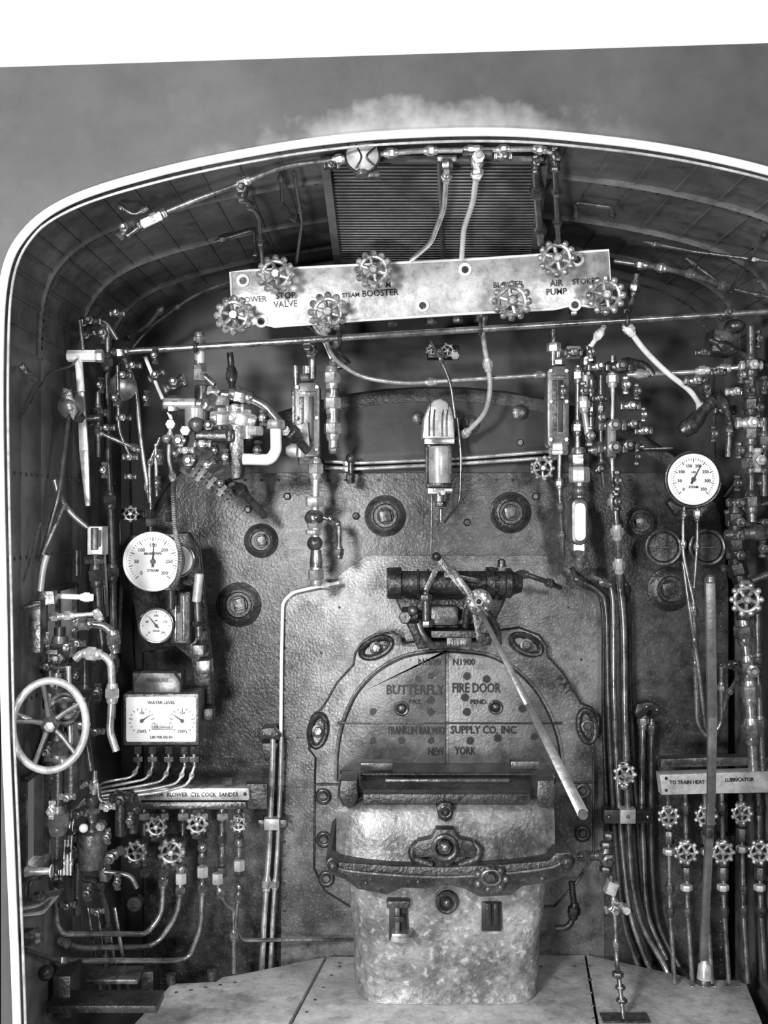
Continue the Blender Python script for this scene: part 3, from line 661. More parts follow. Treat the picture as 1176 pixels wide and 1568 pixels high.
for (u,v,r,a,mm) in ((310,680,9,0,'bright'),(330,690,8,90,'mid'),(318,712,9,30,'pipe'),(285,690,8,0,'plate'),(345,700,8,90,'pipe'),(402,640,8,90,'pipe'),(395,690,10,90,'mid'),(360,625,9,0,'bright'),(270,695,8,90,'mid'),(338,740,8,60,'mid')): b.valve(u,v,y-.03,r,mm,a,False)
b.fin('steam_injector')
b=B(); pts=[(266,735,-.55),(265,760,-.56),(268,810,-.60),(276,850,-.63),(272,885,-.63),(262,900,-.62)]
pp=b.path(pts,.03,True); b.sweep(pp,3.4*S(-.55),'plate',8)
for i in range(len(pp)-1):
    for t in (0,.5):
        b.lathe_w(pp[i].lerp(pp[i+1],t),(pp[i+1]-pp[i]),[(-.0022,.006),(0,.0092),(.0022,.006)],'pipe',10)
b.fin('braided_hose')

# ================================================================= LEFT GAUGES
b=B(); y=-.50
b.prism([(186,835),(200,818),(290,815),(305,840),(312,900),(322,1000),(326,1100),(300,1100),(292,1010),(268,990),(215,1000),(205,930),(190,880)],y+.05,.03,'iron',3)
b.lathe(272,858,y-.01,'y',[(-20,24),(0,27),(4,27),(5,22)],'iron',32); b.lathe(272,858,y-.02,'y',[(0,23),(1,23)],'dial',28); b.ring(272,858,y-.02,25,2,'pipe')
b.gauge(234,860,y-.09,43,.10,'iron',88,True,40,'white',mx=300,step=50)
b.text('BRAKE PIPE',234,848,y-.102,4,'black',.3)
b.gauge(239,958,y-.05,26,.08,'iron',130,True,30,'pipe',mx=200,step=50)
b.prism(rrect(258,905,292,988,4),y-.03,.07,'iron',3); b.box(266,912,270,982,y-.035,.01,'pipe',.8); b.box(279,912,283,982,y-.035,.01,'mid',.8)
b.hexn(245,900,y-.08,'x',60,5,'mid'); b.cyl(262,918,y-.08,'z',30,6,'iron'); b.cyl(303,900,y-.02,Vector((.1,0,1)),44,7,'plate')
b.cyl(303,940,y-.02,Vector((-.05,0,1)),70,6,'mid'); b.hexn(302,955,y-.02,'z',8,9,'iron')
b.hexn(231,800,y,'z',12,9,'mid'); b.hexn(231,787,y,'z',14,6,'iron'); b.hexn(259,792,y,'z',14,6,'iron'); b.tube([(231,815,y),(231,770,y)],4,'mid')
b.valve(205,787,y+.05,12,'mid',0,False); b.wheel(200,787,y,13,'wheel',8)
b.box(300,1012,322,1032,y-.02,.06,'pipe',2,5); b.box(294,988,312,1005,y-.02,.05,'mid',2); b.box(303,1085,326,1104,y-.01,.05,'iron',2)
b.fin('steam_pressure_gauge')
b=B(); y=-.55
b.box(202,1030,278,1066,y+.02,.08,'mid',4); b.prism([(205,1045),(214,1030),(266,1030),(276,1045),(276,1066),(204,1066)],y-.01,.05,'rod',3)
b.text('PRESSURE',240,1042,y-.012,6,'black',.3)
b.prism(rrect(188,1062,305,1142,4),y-.03,.12,'mid',3); b.prism(rrect(193,1067,300,1136,3),y-.035,.02,'dial',.8)
b.text('WATER LEVEL',247,1076,y-.037,5,'black',.3); b.text('LBS PER SQ IN',247,1129,y-.037,4,'black',.3)
for cu,sg in ((217,-1),(279,1)):
    for i in range(17):
        a=math.radians(90-20*8+20*i); r0=17 if i%4 else 14
        b.bar((cu+r0*math.cos(a),1104-r0*math.sin(a),y-.038),(cu+20*math.cos(a),1104-20*math.sin(a),y-.038),.9,.5,'black')
    b.bar((cu,1104,y-.039),(cu-sg*13,1095,y-.039),2.4,.6,'black',.8); b.lathe(cu,1104,y-.039,'y',[(0,3),(1,3)],'black',12)
    b.text('150',cu,1092,y-.037,4,'black',.3); b.text('200',cu,1120,y-.037,4,'black',.3)
b.box(232,1108,264,1118,y-.038,.005,'plate',.5); b.text('OIL GAUGE',248,1113,y-.039,3.5,'black',.3)
for i,u in enumerate((211,233,258,282,297)):
    b.hexn(u,1148,y,'z',12,6,'mid'); b.hexn(u,1162,y,'z',8,8,'pipe'); b.tube([(u,1150,y),(u+1,1175,y)],3,'pipe')
b.fin('recording_gauge_box')
for i,(u,ue) in enumerate(((211,110),(233,105),(258,100),(282,95),(297,92))):
    pipe('small_oil_pipe',[(u+1,1172,-.55),(u-8,1190+i*3,-.57),(u-50,1197+i*4,-.60),(150-i*5,1203+i*6,-.68),(ue+3,1240+i*4,-.82),(ue-2,1300,-.85),(ue-2,1340,-.86)],2.2,'bright',(.05,),22)

# ================================================================= LEFT HANDWHEEL
b=B(); y=-1.19
wu,wv,WR=76,1111,54
ax=Vector((.28,-1,.0)).normalized()
k=S(y); e1=Vector((1,.28,0)).normalized(); e2=Vector((0,0,1)); c=P(wu,wv,y)
ringp=[c+(e1*math.cos(2*math.pi*i/60)+e2*math.sin(2*math.pi*i/60)*1.27)*WR*k for i in range(60)]
b.sweep(ringp,6*k,'plate',12,True)
hub=c-ax*.02
for i in range(5):
    a=2*math.pi*i/5+.5; q=c+(e1*math.cos(a)+e2*math.sin(a)*1.27)*WR*k
    m_=(hub+q)/2+e2*.004; b.sweep([hub,m_,q],0,'rod',8,rr=[5*k,3.6*k,4.4*k])
b.lathe_w(hub+ax*.02,-ax,[(-.012,.008),(0,.02),(.03,.026),(.08,.02),(.14,.018)],'mid',20)
b.lathe_w(hub+ax*.03,ax,[(0,.014),(.015,.014),(.018,.008)],'bright',6)
b.sweep([hub,hub-ax*.1,hub-ax*.2],.012,'mid',12)
b.fin('reverser_handwheel')
b=B(); y=-1.0
b.tube([(22,1093,y-.18),(48,1104,y-.18)],5,'bright'); b.ball(20,1093,y-.18,7,'bright')
b.lathe(98,1085,y,'y',[(-20,10),(0,26),(6,28),(10,26),(14,12)],'mid',24); b.ring(98,1085,y-.03,22,3,'pipe')
b.tube([(92,960,y),(92,1000,y),(88,1060,y),(90,1200,y),(88,1330,y)],9,'iron',un=(.1,.25,.5,.8),umat='mid')
b.valve(93,1005,y,14,'pipe',90,False); b.valve(88,1045,y,13,'mid',90,False); b.valve(104,990,y,9,'pipe',40,False)
b.tube([(112,965,y),(125,955,y),(160,958,y),(173,970,y),(176,1000,y)],6,'pipe',rad=10,un=(.2,.8))
b.tube([(115,1010,y),(125,1000,y),(158,1003,y),(170,1015,y),(172,1060,y),(168,1120,y),(178,1150,y)],6,'bright',rad=10,un=(.15,.55))
b.tube([(130,1010,y),(132,1130,y),(140,1180,y)],5,'iron',un=(.3,)); b.tube([(105,1020,y),(108,1140,y)],4,'bright',un=(.6,))
b.ball(98,1165,y,14,'mid'); b.hexn(80,1080,y-.02,'x',12,12,'bright')
b.cyl(78,1050,y,'z',70,13,'iron'); b.cyl(110,1190,y,'z',60,12,'iron'); b.prism([(66,1120),(100,1110),(115,1150),(108,1210),(80,1230),(68,1180)],y+.03,.08,'cast',4)
for (u,v,r,a,mm) in ((74,1020,9,0,'mid'),(118,1035,8,90,'iron'),(74,1150,10,90,'mid'),(118,1080,9,0,'mid'),(125,1110,8,0,'pipe'),(80,1240,9,90,'bright'),(104,1220,8,0,'pipe'),(150,1060,9,90,'iron'),(148,1120,8,0,'mid'),(70,980,8,90,'bright'),(120,985,8,0,'mid')): b.valve(u,v,y-.02,r,mm,a,False)
b.fin('brake_valve')

b=B(); y=-.80
b.tube([(120,548,y),(124,600,y)],6,'white'); b.hexn(128,545,y,'x',50,9,'white'); b.hexn(152,545,y,'x',12,10,'bright'); b.bar((121,560,y),(128,690,y),8,6,'plate',14); b.bar((128,690,y),(134,775,y),14,6,'plate',7)
b.hexn(122,640,y,'y',14,9,'mid'); b.cyl(135,640,y+.02,'x',40,6,'mid')
b.fin('throttle_lever')
b=B(); y=-.95
b.tube([(84,735,y),(92,765,y),(112,790,y),(134,808,y)],4.6,'pipe',rad=20); b.box(133,806,157,850,y,.06,'plate',3); b.cyl(145,825,y-.03,'z',34,6,'pipe'); b.box(150,835,160,945,y+.02,.03,'mid',2,3)
b.cyl(118,862,y+.05,'z',40,5,'iron'); b.hexn(145,858,y,'x',30,7,'iron'); b.tube([(146,850,y),(152,940,y),(160,1010,y)],7,'iron',un=(.2,))
b.fin('whistle_lever')
pipe('vertical_steam_pipe',[(163,545,-.6),(165,700,-.6),(172,850,-.6),(174,960,-.6),(172,1100,-.62)],5.5,'dpipe',(.02,.4,.6,.85),umat='mid')
pipe('vertical_steam_pipe',[(183,800,-.5),(186,900,-.5),(182,1000,-.5)],3,'dpipe',(.3,))
pipe('brake_pipe',[(80,945,-1.0),(150,940,-.98),(152,950,-.98)],4,'bright',(.05,.3,.9))
pipe('brake_pipe',[(72,912,-1.0),(140,915,-.98)],4,'white',(.9,))
b=B(); y=-1.06; b.prism([(52,940),(60,905),(82,905),(84,925),(66,928),(64,1000),(54,1000)],y,.03,'mid',2); b.box(60,995,88,1003,y,.05,'iron',1); b.tube([(62,905,y),(66,870,y),(72,850,y)],5,'plate'); b.fin('seat_bracket')
b=B(); b.lathe(108,622,-.88,'y',[(-10,14),(0,20),(8,14),(14,5)],'rod',20); b.prism([(90,590),(110,596),(120,630),(112,645),(98,628)],-.9,.04,'mid',3); b.lathe(188,592,-.6,'y',[(-8,16),(0,22),(6,16),(10,6)],'rod',20); b.fin('cab_lamp_bracket')
b=B(); y=-.70
for (u,v,r,a) in ((140,492,11,0),(160,512,10,90),(135,515,9,30),(150,632,9,0),(140,650,8,90),(165,655,8,0),(268,585,10,30),(190,575,8,0),(238,545,8,90),(180,480,8,0),(155,590,8,90),(190,640,8,0),(240,575,9,30),(225,610,8,90),(200,700,8,0),(245,700,8,90),(160,720,8,90),(242,740,7,90),(200,730,6,0),(205,560,8,0),(178,610,8,90)): b.valve(u,v,y,r,'mid',a,False)
b.tube([(122,500,y),(160,488,y),(180,520,y)],4,'dpipe'); b.tube([(122,490,-.82),(128,540,-.8)],3,'mid'); b.tube([(150,600,y),(150,700,y)],4,'mid',un=(.3,.6)); b.tube([(135,655,y),(215,690,y)],3.5,'mid',un=(.2,.9))
b.tube([(238,680,y),(240,760,y)],3,'pipe'); b.tube([(165,500,y),(165,540,y)],5,'mid'); b.tube([(245,670,y),(228,710,y),(230,770,y)],2.6,'pipe',un=(.4,)); b.tube([(180,560,y),(182,660,y),(200,700,y)],3,'dpipe',un=(.4,))
b.fin('air_brake_fitting')
pipe('vertical_steam_pipe',[(62,860,-1.0),(90,760,-.98),(105,640,-.9)],4,'dpipe',())
pipe('vertical_steam_pipe',[(32,640,-1.15),(75,570,-1.0),(110,560,-.9),(118,550,-.82)],2,'mid',())
b=B(); b.box(44,920,62,1000,-1.1,.03,'mid',2); b.tube([(38,930,-1.12),(60,925,-1.12)],4,'mid'); b.bar((32,560,-1.13),(55,585,-1.1),9,5,'mid'); b.bar((64,850,-1.02),(100,770,-.98),5,4,'mid'); b.bar((36,890,-1.1),(62,800,-1.05),3,3,'mid'); b.fin('window_latch')

# ================================================================= LOWER LEFT LUBRICATOR / MANIFOLD
b=B(); y=-.45
b.prism(rrect(203,1207,382,1226,4),y,.05,'plate',2); b.prism(rrect(212,1228,378,1240,3),y+.01,.05,'mid',2)
b.text('INJECTOR  BLOWER  CYL COCK  SANDER',290,1217,y-.002,6.5,'iron',.6,.95,0,150)
b.box(376,1200,410,1240,y+.02,.05,'cast',4); b.rivets([(210,1216),(375,1216)],y,3,'mid')
for (u,v,R,wh) in ((239,1266,17,True),(302,1262,17,True),(207,1305,18,True),(262,1305,21,True),(365,1262,13,True)):
    b.valve(u,v,y,R*.8,'mid',90,False); b.wheel(u,v,y-.08,R,'wheel',9,5,.05)
for u in (221,250,280,310,340,366):
    b.tube([(u,1240,y+.02),(u,1262,y+.02),(u,1330,y+.02)],4.2,'pipe',un=(.1,.5,.85),umat='mid')
    b.hexn(u,1250,y+.01,'z',10,9,'bright'); b.hexn(u,1335,y+.01,'z',14,8,'mid')
for (u,v) in ((277,1345),(310,1335),(366,1325),(333,1345)): b.hexn(u,v,y,'z',16,9,'plate')
for (u,v,r) in ((366,1290,8),(366,1358,6),(310,1298,8),(277,1330,8)): b.ball(u,v,y,r,'pipe')
for u,v in ((348,1196),(185,1198)): b.hexn(u,v,y,'x',16,6,'mid'); 
b.fin('valve_manifold')
for pts in ([(250,1335,-.44),(248,1400,-.44),(225,1430,-.46),(140,1430,-.75),(96,1430,-.85),(86,1415,-.85),(84,1330,-.85)],
            [(277,1350,-.44),(272,1400,-.44),(245,1440,-.44),(225,1450,-.46),(120,1452,-.75),(92,1440,-.84)],
            [(310,1345,-.42),(308,1420,-.42),(290,1466,-.42),(270,1471,-.44),(80,1471,-.85)]):
    pipe('drain_pipe',pts,4.2,'pipe',(.04,.96),26)
pipe('drain_pipe',[(366,1360,-.4),(360,1420,-.4),(372,1440,-.35),(545,1438,-.22)],3.2,'pipe',(.05,),10)
pipe('drain_pipe',[(333,1355,-.42),(345,1385,-.42),(358,1392,-.4),(358,1490,-.38)],3.8,'pipe',(.1,.6),10)
pipe('drain_pipe',[(30,1392,-1.13),(60,1386,-1.05),(84,1366,-.95)],3.4,'bright',(.9,),14)
pipe('drain_pipe',[(30,1402,-1.13),(66,1398,-1.05),(88,1370,-.95)],3.4,'bright',(),14)
pipe('drain_pipe',[(100,1335,-.8),(125,1345,-.75),(150,1350,-.7),(165,1400,-.6),(160,1500,-.6)],5,'dpipe',(.3,.7))
b=B(); y=-1.1; b.lathe(48,1434,y,'x',[(-14,9),(-10,13),(10,13),(16,8)],'pipe',20); b.lathe(50,1334,y,'x',[(-14,6),(-10,10),(0,6),(26,5),(28,10),(30,10)],'plate',16); b.tube([(48,1376,y),(90,1366,-.95)],5,'mid',un=(.3,)); b.tube([(38,1455,y),(90,1471,-.9)],4,'mid'); b.tube([(45,1375,y),(45,1350,y),(85,1334,-1.0)],3.4,'mid'); b.fin('drain_cock')
b=B(); y=-.82
b.lathe(141,1292,y,'z',[(-40,15),(-36,20),(-10,22),(0,24),(18,23),(22,16),(30,14),(34,9),(60,8),(64,10),(72,10),(76,5)],'mid',24)
b.hexn(141,1272,y,'z',10,17,'bright'); b.hexn(141,1240,y,'z',10,13,'pipe'); b.tube([(143,1225,y),(145,1180,y)],4,'bright',un=(.5,)); b.ball(128,1268,y-.05,7,'white')
b.valve(107,1272,y,13,'pipe',0,False); b.valve(110,1298,y,11,'mid',0,False); b.valve(172,1310,y,12,'mid',30,False); b.hexn(155,1264,y-.04,'y',14,8,'pipe')
b.prism([(112,1320),(160,1318),(165,1352),(152,1350),(150,1330),(124,1332),(122,1352),(112,1350)],y,.05,'mid',2)
b.tube([(100,1290,y),(92,1300,y),(90,1350,y)],4,'mid',un=(.2,)); b.tube([(120,1320,y),(118,1400,y)],6,'iron'); b.tube([(160,1335,y),(200,1340,y),(210,1360,y)],4,'mid')
b.tube([(176,1215,y),(205,1225,y),(204,1275,y)],7,'iron',un=(.4,)); b.cyl(185,1250,y,'z',60,9,'iron'); b.tube([(150,1200,y),(152,1230,y),(190,1225,y)],4,'pipe')
b.valve(104,1180,y,10,'pipe',90,False); b.valve(187,1222,y-.02,12,'iron',0,False); b.cyl(94,1300,y+.0,'z',70,9,'iron')
for (u,v,r,a,mm) in ((120,1245,9,0,'pipe'),(165,1280,8,90,'mid'),(98,1320,9,0,'bright'),(135,1365,9,90,'mid'),(104,1385,8,0,'mid'),(180,1350,8,90,'mid'),(165,1235,8,0,'bright'),(200,1255,8,90,'mid'),(128,1200,8,0,'pipe'),(92,1350,9,90,'mid'),(150,1395,7,0,'mid')): b.valve(u,v,y-.03,r,mm,a,False)
b.fin('mechanical_lubricator')
b=B(); 
for i in range(4): b.bar((175-14*i,1390,-.6),(200-14*i,1540,-.6),5,4,'dpipe')
b.box(80,1495,108,1560,-.9,.12,'iron',3); b.box(215,1488,235,1540,-.5,.1,'mid',3); b.box(130,1500,210,1508,-.75,.1,'mid',2); b.box(70,1540,240,1552,-.95,.1,'iron',2)
b.cyl(207,1382,-.45,'y',20,12,'iron'); b.ball(70,1490,-1.0,12,'iron')
b.fin('floor_linkage')
b=B()
for u,r in ((408,4.4),(421,3.4)):
    b.tube([(u+10,1128,-.26),(u+9,1180,-.26),(u+4,1300,-.26),(u-3,1400,-.26),(u-8,1505,-.26)],r,'bright',rad=20,un=(.6,))
b.box(404,1254,428,1272,-.29,.04,'plate',2); b.box(395,1256,405,1268,-.28,.03,'mid',1); b.box(428,1256,440,1268,-.28,.03,'mid',1)
b.prism([(394,1128),(400,1116),(420,1114),(430,1128),(428,1134),(410,1132),(398,1134)],-.27,.05,'iron',2); b.prism([(400,1138),(426,1138),(420,1162),(406,1166)],-.26,.05,'cast',3); b.rivets([(404,1124),(424,1124)],-.27,2.4,'pipe')
b.fin('sander_pipe')
pipe('backhead_lagging_pipe',[(520,892,-.26),(487,898,-.23),(448,907,-.22),(433,922,-.22),(431,1010,-.22),(430,1128,-.22)],2.8,'white',(.08,),16)

# ================================================================= RIGHT SIDE
b=B(); y=-.45
b.gauge(1062,734,y-.05,37,.09,'iron',62,True,40,'white',mx=350,step=50)
b.tube([(1048,775,y),(1046,800,y),(1046,850,y),(1062,920,y)],2.8,'pipe',un=(.1,.4)); b.hexn(1068,786,y,'z',10,7,'bright'); b.tube([(1068,775,y),(1068,830,y),(1063,900,y)],2.6,'pipe',un=(.15,.5))
b.ring(1062,734,y-.02,42,2.5,'mid'); b.prism([(1022,770),(1034,760),(1050,775),(1074,776),(1090,764),(1098,772),(1080,790),(1036,790)],y+.0,.04,'iron',2)
b.fin('brake_pressure_gauge')
b=B()
for u in (1016,1083):
    b.lathe(u,838,-.30,'y',[(-10,24),(0,29),(5,29),(7,25)],'iron',32); b.ring(u,838,-.32,26,3,'mid'); b.lathe(u,838,-.32,'y',[(0,22),(1,21)],'cast',28)
    b.tube([(u-10,838,-.328),(u+10,838,-.328)],1.4,'pipe')
b.fin('round_sight_cover')
b=B()
b.tube([(938,545,-.4),(938,620,-.4),(936,700,-.4),(944,800,-.4),(950,900,-.34)],5,'pipe',un=(.1,.4,.62,.75,.9),umat='plate')
for u,v,r,a in ((916,562,11,0),(948,562,13,0),(905,540,9,90),(878,540,9,0),(893,600,10,90),(920,640,10,90),(937,652,14,0),(968,650,10,0),(965,622,10,0),(937,686,15,0),(960,682,12,0),(903,668,10,90),(945,736,10,90),(944,768,9,90),(918,718,9,30),(985,660,9,0),(958,590,9,90),(975,600,8,90),(918,610,8,0),(975,700,8,90),(862,600,7,90),(985,635,7,90)):
    b.valve(u,v,-.42,r,random.choice(('mid','pipe','rod')),a,False)
b.box(930,648,944,700,-.46,.04,'rod',2); b.tube([(900,690,-.4),(985,684,-.4)],5,'pipe',un=(.2,.6)); b.tube([(930,562,-.42),(985,556,-.4),(1000,575,-.4)],6,'mid',un=(.4,))
b.tube([(960,574,-.4),(1060,570,-.4),(1176,558,-.5)],4.2,'bright',un=(.1,.55,.7,.85),umat='plate')
b.tube([(920,575,-.42),(920,700,-.42),(925,745,-.4)],3.6,'mid',un=(.3,.8)); b.tube([(897,575,-.42),(893,620,-.42),(900,665,-.42)],5,'plate',un=(.5,))
b.fin('air_compressor_governor')
b=B(); y=-.45
b.lathe(1075,632,y,50,[(-34,6),(-30,14),(-8,12),(0,9),(14,8),(16,12),(26,12),(28,6)],'mid',20)
b.ball(1082,592,y,11,'mid'); b.valve(1065,583,y,11,'pipe',0,False); b.lathe(1052,655,y,40,[(-12,10),(0,14),(14,10)],'mid',20); b.tube([(1082,580,y),(1085,620,y)],5,'mid',un=(.5,))
b.valve(1110,628,y,11,'mid',0,False); b.valve(1145,600,-.6,12,'mid',90,False); b.valve(1150,560,-.6,11,'plate',0,False); b.valve(1147,648,-.6,13,'bright',0,False); b.valve(1160,625,-.6,10,'mid',90,False)
b.tube([(1150,500,-.6),(1150,720,-.6),(1152,800,-.62)],7,'mid',un=(.2,.4,.55,.7,.9)); b.tube([(1170,640,-.6),(1170,760,-.6)],6,'dpipe',un=(.3,.6))
b.box(1092,505,1130,540,-.5,.1,'mid',4,-8); b.tube([(1085,520,-.5),(1176,560,-.5)],5,'mid',un=(.3,)); b.ball(1125,500,-.5,16,'mid',.7)
b.tube([(1115,700,-.55),(1118,640,-.55),(1100,600,-.5)],5,'mid',un=(.4,.8)); b.valve(1160,705,-.62,12,'plate',90,False)
for v in (770,800,820,850): b.valve(1130,v,-.6,11,'mid',random.choice((0,90)),False)
for (u,v,r,a,mm) in ((1135,575,8,90,'pipe'),(1170,590,9,90,'pipe'),(1132,690,8,90,'mid'),(1100,570,8,0,'mid'),(1168,670,9,0,'plate'),(1130,740,8,90,'mid'),(1168,800,9,0,'mid'),(1168,840,9,90,'mid'),(1118,870,8,0,'mid'),(1165,740,8,0,'pipe'),(1075,540,8,0,'mid'),(1125,600,9,0,'bright'),(1092,665,8,90,'mid'),(1112,480,9,30,'mid'),(1160,520,9,90,'mid')): b.valve(u,v,-.58,r,mm,a,False)
b.tube([(1126,770,-.6),(1128,870,-.6),(1138,900,-.62)],8,'iron',un=(.2,.5,.8)); b.tube([(1110,820,-.6),(1176,815,-.6)],7,'mid',un=(.3,.8)); b.tube([(1110,785,-.6),(1176,770,-.6)],4,'mid',un=(.5,))
b.fin('feedwater_valve_group')
b=B(); y=-.62
b.valve(1140,918,y,20,'mid',90,False); b.wheel(1143,918,y-.09,26,'wheel',10)
b.tube([(1137,940,y),(1143,1000,y),(1148,1060,y),(1154,1180,y)],8,'pipe',un=(.12,.35,.5,.75)); b.valve(1146,1025,y,15,'pipe',90,False); b.valve(1122,1018,y,10,'mid',0,False)
b.tube([(1160,940,y),(1162,1060,y),(1168,1180,y)],5,'mid',un=(.3,.7)); b.tube([(1150,890,y),(1176,880,y)],6,'mid')
b.fin('feedwater_check_valve')
pipe('gauge_siphon_pipe',[(1062,920,-.42),(1064,1000,-.4),(1068,1110,-.36),(1085,1132,-.36),(1105,1110,-.36),(1105,1020,-.4)],3.6,'pipe',(.05,.3,.9),26)
pipe('gauge_siphon_pipe',[(1046,860,-.42),(1054,920,-.42),(1072,1040,-.4),(1080,1120,-.34),(1098,1128,-.34),(1112,1070,-.38),(1128,1040,-.5)],3,'pipe',(.3,.9),22)
b=B(); b.bar((1088,885,-.85),(1092,1100,-.85),15,8,'rod',14); b.bar((1092,1096,-.85),(1090,1230,-.84),14,8,'rod',12); b.bar((1090,1225,-.84),(1078,1472,-.76),12,8,'rod',12); b.lathe(1088,888,-.86,'z',[(-3,7.5),(5,7),(8,3)],'rod',14)
b.lathe(1079,1498,-.70,'z',[(0,12),(20,10),(26,5),(34,4)],'plate',14); b.box(1082,1268,1094,1284,-.86,.04,'mid',2); b.lathe_w(PF(1079,1505),Vector((0,0,1)),[(0,.03),(.02,.028),(.04,.02)],'mid',16)
b.fin('reverse_lever')
bun=[([(876,870,-.28),(886,888,-.27),(915,905,-.27),(928,935,-.27),(931,1060,-.27),(937,1200,-.27),(946,1330,-.27),(957,1420,-.27),(985,1500,-.3)],4.2,'dpipe'),
     ([(906,882,-.30),(925,892,-.29),(938,915,-.29),(940,1060,-.29),(946,1200,-.29),(955,1320,-.29),(968,1410,-.29),(1000,1498,-.32)],4.2,'pipe'),
     ([(944,775,-.36),(948,880,-.32),(955,960,-.31),(957,1100,-.31),(962,1250,-.31),(968,1350,-.31),(985,1420,-.31),(1018,1480,-.34),(1022,1500,-.36)],5,'pipe'),
     ([(952,880,-.27),(962,930,-.25),(966,1100,-.25),(975,1250,-.25),(985,1370,-.25),(1005,1440,-.25),(1035,1495,-.28)],4,'dpipe'),
     ([(880,875,-.25),(900,898,-.24),(922,930,-.24),(924,1100,-.24),(930,1250,-.24),(936,1300,-.24)],3,'iron'),
     ([(985,1090,-.26),(983,1200,-.26),(985,1300,-.26),(992,1400,-.26),(1020,1470,-.3)],4.6,'pipe'),
     ([(998,1100,-.26),(997,1260,-.26),(1000,1350,-.26),(1010,1420,-.26),(1040,1480,-.3)],4,'dpipe')]
for p,r,m_ in bun: pipe('boiler_pipe',p,r,m_,(.04,),20,True)
b=B(); b.box(925,1240,1000,1262,-.335,.05,'iron',3); b.box(950,1240,974,1262,-.345,.05,'plate',2); b.rivets([(932,1251),(992,1251),(962,1251)],-.345,3,'pipe')
b.prism([(972,1092),(976,1078),(995,1074),(1012,1082),(1012,1092),(995,1088),(985,1100),(976,1100)],-.29,.05,'iron',3); b.rivets([(990,1082),(1006,1087)],-.29,2.5,'pipe')
b.fin('pipe_clamp')
b=B(); b.valve(956,1186,-.36,14,'mid',90,False); b.wheel(957,1186,-.42,18,'wheel',9); b.fin('globe_valve')
b=B(); y=-.62
b.tube([(884,1312,y),(915,1310,y),(932,1312,y)],5,'mid',un=(.3,.8)); b.valve(928,1312,y,15,'mid',90,False); b.hexn(932,1280,y,'z',10,9,'mid')
b.tube([(936,1340,y),(942,1400,y),(944,1470,y),(948,1500,y-.05),(955,1560,y-.08)],3.6,'pipe',un=(.2,.5)); b.box(930,1352,946,1372,y-.01,.04,'plate',2,-20); b.valve(940,1390,y,10,'pipe',15,False); b.hexn(946,1492,y-.04,'z',8,9,'mid'); b.hexn(950,1512,y-.05,'z',6,8,'mid'); b.hexn(952,1532,y-.06,'z',6,9,'mid')
b.cyl(958,1392,y,'y',20,6,'bright')
b.tube([(875,1350,-.4),(880,1395,-.4),(872,1420,-.4),(850,1422,-.4)],5,'iron',un=(.5,))
w=PF(957,1560); b.prism_w([w+Vector((-.07,-.03,.006)),w+Vector((.07,-.03,.006)),w+Vector((.07,.03,.006)),w+Vector((-.07,.03,.006))],Vector((0,0,1)),.006,.001,'mid')
b.fin('blowdown_rod')
b=B(); y=-.48
b.prism([(1010,1186),(1195,1180),(1195,1214),(1014,1218)],y,.05,'plate',3); b.prism([(1012,1162),(1190,1158),(1190,1172),(1012,1176)],y+.04,.05,'mid',2)
b.text('TO TRAIN HEAT',1052,1198,y-.002,6,'iron',.6,.9,1,54); b.text('LUBRICATOR',1132,1194,y-.002,6,'iron',.6,.9,1,44); b.rivets([(1020,1192),(1020,1210),(1092,1200)],y,2.6,'mid')
for (u,v,R) in ((1024,1250,17),(1051,1305,19),(1081,1250,18),(1107,1305,19),(1136,1246,17),(1163,1305,19)):
    b.valve(u,v,y,R*.7,'mid',90,False); b.wheel(u,v,y-.07,R,'wheel',9,5,.05); b.hexn(u,v+32,y,'z',20,8,'mid'); b.hexn(u,v+54,y,'z',9,9,'plate')
    b.tube([(u-2,1215,y+.02),(u,v,y+.02),(u+2,1400,y+.02),(u+5,1440,y+.02),(u+9,1505,y+.02)],3.8,'pipe',un=(.08,.5,.62),umat='mid')
b.fin('valve_manifold')
b=B(); b.box(1128,820,1176,850,-.45,.1,'iron',3); b.box(1104,1280,1125,1300,-.4,.05,'iron',2); b.tube([(1008,1160,-.3),(1020,1168,-.4),(1176,1162,-.42)],4,'pipe'); b.tube([(1176,700,-.5),(1130,735,-.4),(1110,760,-.3)],2,'pipe'); b.fin('cab_side_bracket')

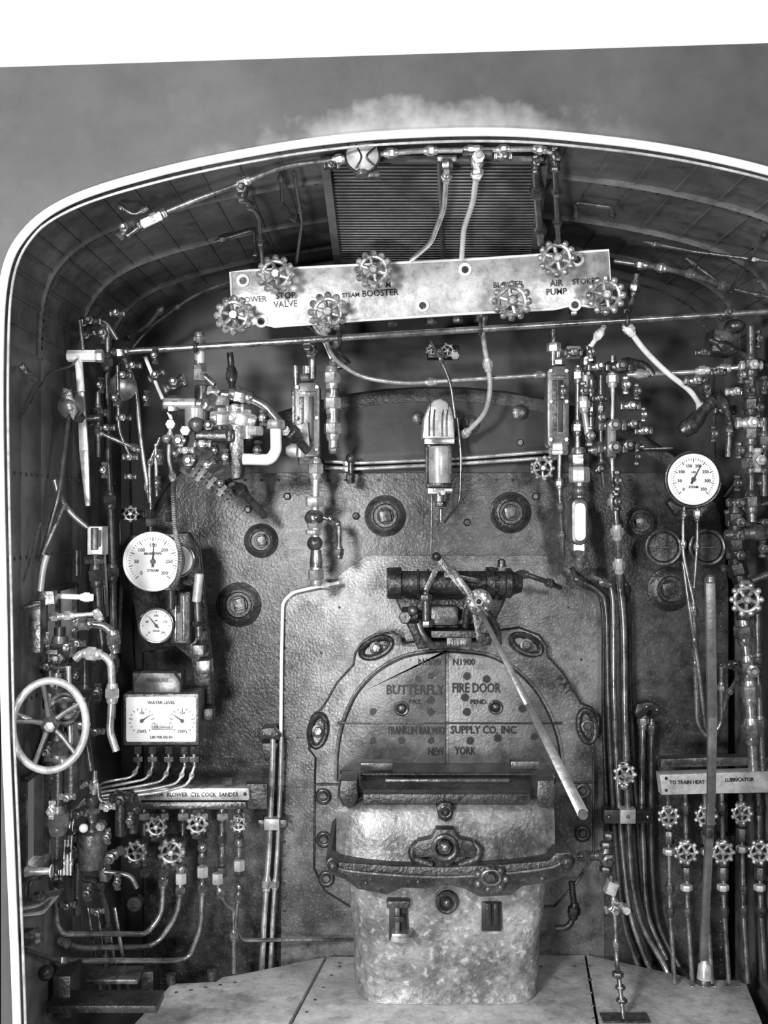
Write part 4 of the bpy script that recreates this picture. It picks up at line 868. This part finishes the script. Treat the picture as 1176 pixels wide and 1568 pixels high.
# ================================================================= LIGHT, WORLD, CAMERA
# overcast sky ahead/above, darker tender side behind, dark ground
w=bpy.data.worlds.new('World'); sc.world=w; w.use_nodes=True
nt=w.node_tree; N=nt.nodes; L=nt.links; bg=N['Background']; bg.inputs[1].default_value=1.0
tc=N.new('ShaderNodeTexCoord'); sp=N.new('ShaderNodeSeparateXYZ'); L.new(tc.outputs['Generated'],sp.inputs[0])
ry=N.new('ShaderNodeMapRange'); L.new(sp.outputs['Y'],ry.inputs['Value']); ry.inputs['From Min'].default_value=-.75; ry.inputs['From Max'].default_value=-.1; ry.inputs['To Min'].default_value=.25; ry.inputs['To Max'].default_value=1
rz=N.new('ShaderNodeMapRange'); L.new(sp.outputs['Z'],rz.inputs['Value']); rz.inputs['From Min'].default_value=-.08; rz.inputs['From Max'].default_value=.05; rz.inputs['To Min'].default_value=.12; rz.inputs['To Max'].default_value=1
mu=N.new('ShaderNodeMath'); mu.operation='MULTIPLY'; L.new(ry.outputs[0],mu.inputs[0]); L.new(rz.outputs[0],mu.inputs[1])
L.new(mu.outputs[0],bg.inputs[0])
def area(name,loc,tgt,size,power,sy=None):
    l=bpy.data.lights.new(name,'AREA'); l.energy=power; l.size=size
    if sy: l.shape='RECTANGLE'; l.size_y=sy
    o=bpy.data.objects.new(name,l); o.location=loc
    o.rotation_euler=(Vector(tgt)-Vector(loc)).to_track_quat('-Z','Y').to_euler(); sc.collection.objects.link(o); return o
area('unseen_lamp',(-1.3,-4.2,2.3),(-.15,-.2,1.0),.45,150)  # unseen area lamp by the camera, gives highlights from upper left
area('unseen_lamp',(-.8,-3.7,.65),(-.05,-.2,1.0),.35,65)  # added low fill out of view, no known lamp there
area('unseen_lamp',(1.4,-3.9,2.0),(.3,-.2,1.2),.35,35)  # added fill from the right, out of view
area('window_light',(-1.9,-1.0,2.0),(-.2,-.4,.9),.8,80)
cam=bpy.data.cameras.new('camera'); cam.sensor_fit='HORIZONTAL'; cam.sensor_width=36; cam.lens=36*F/1176
co=bpy.data.objects.new('camera',cam); co.location=(0,-D,H); co.rotation_euler=(math.pi/2,0,0); sc.collection.objects.link(co); sc.camera=co
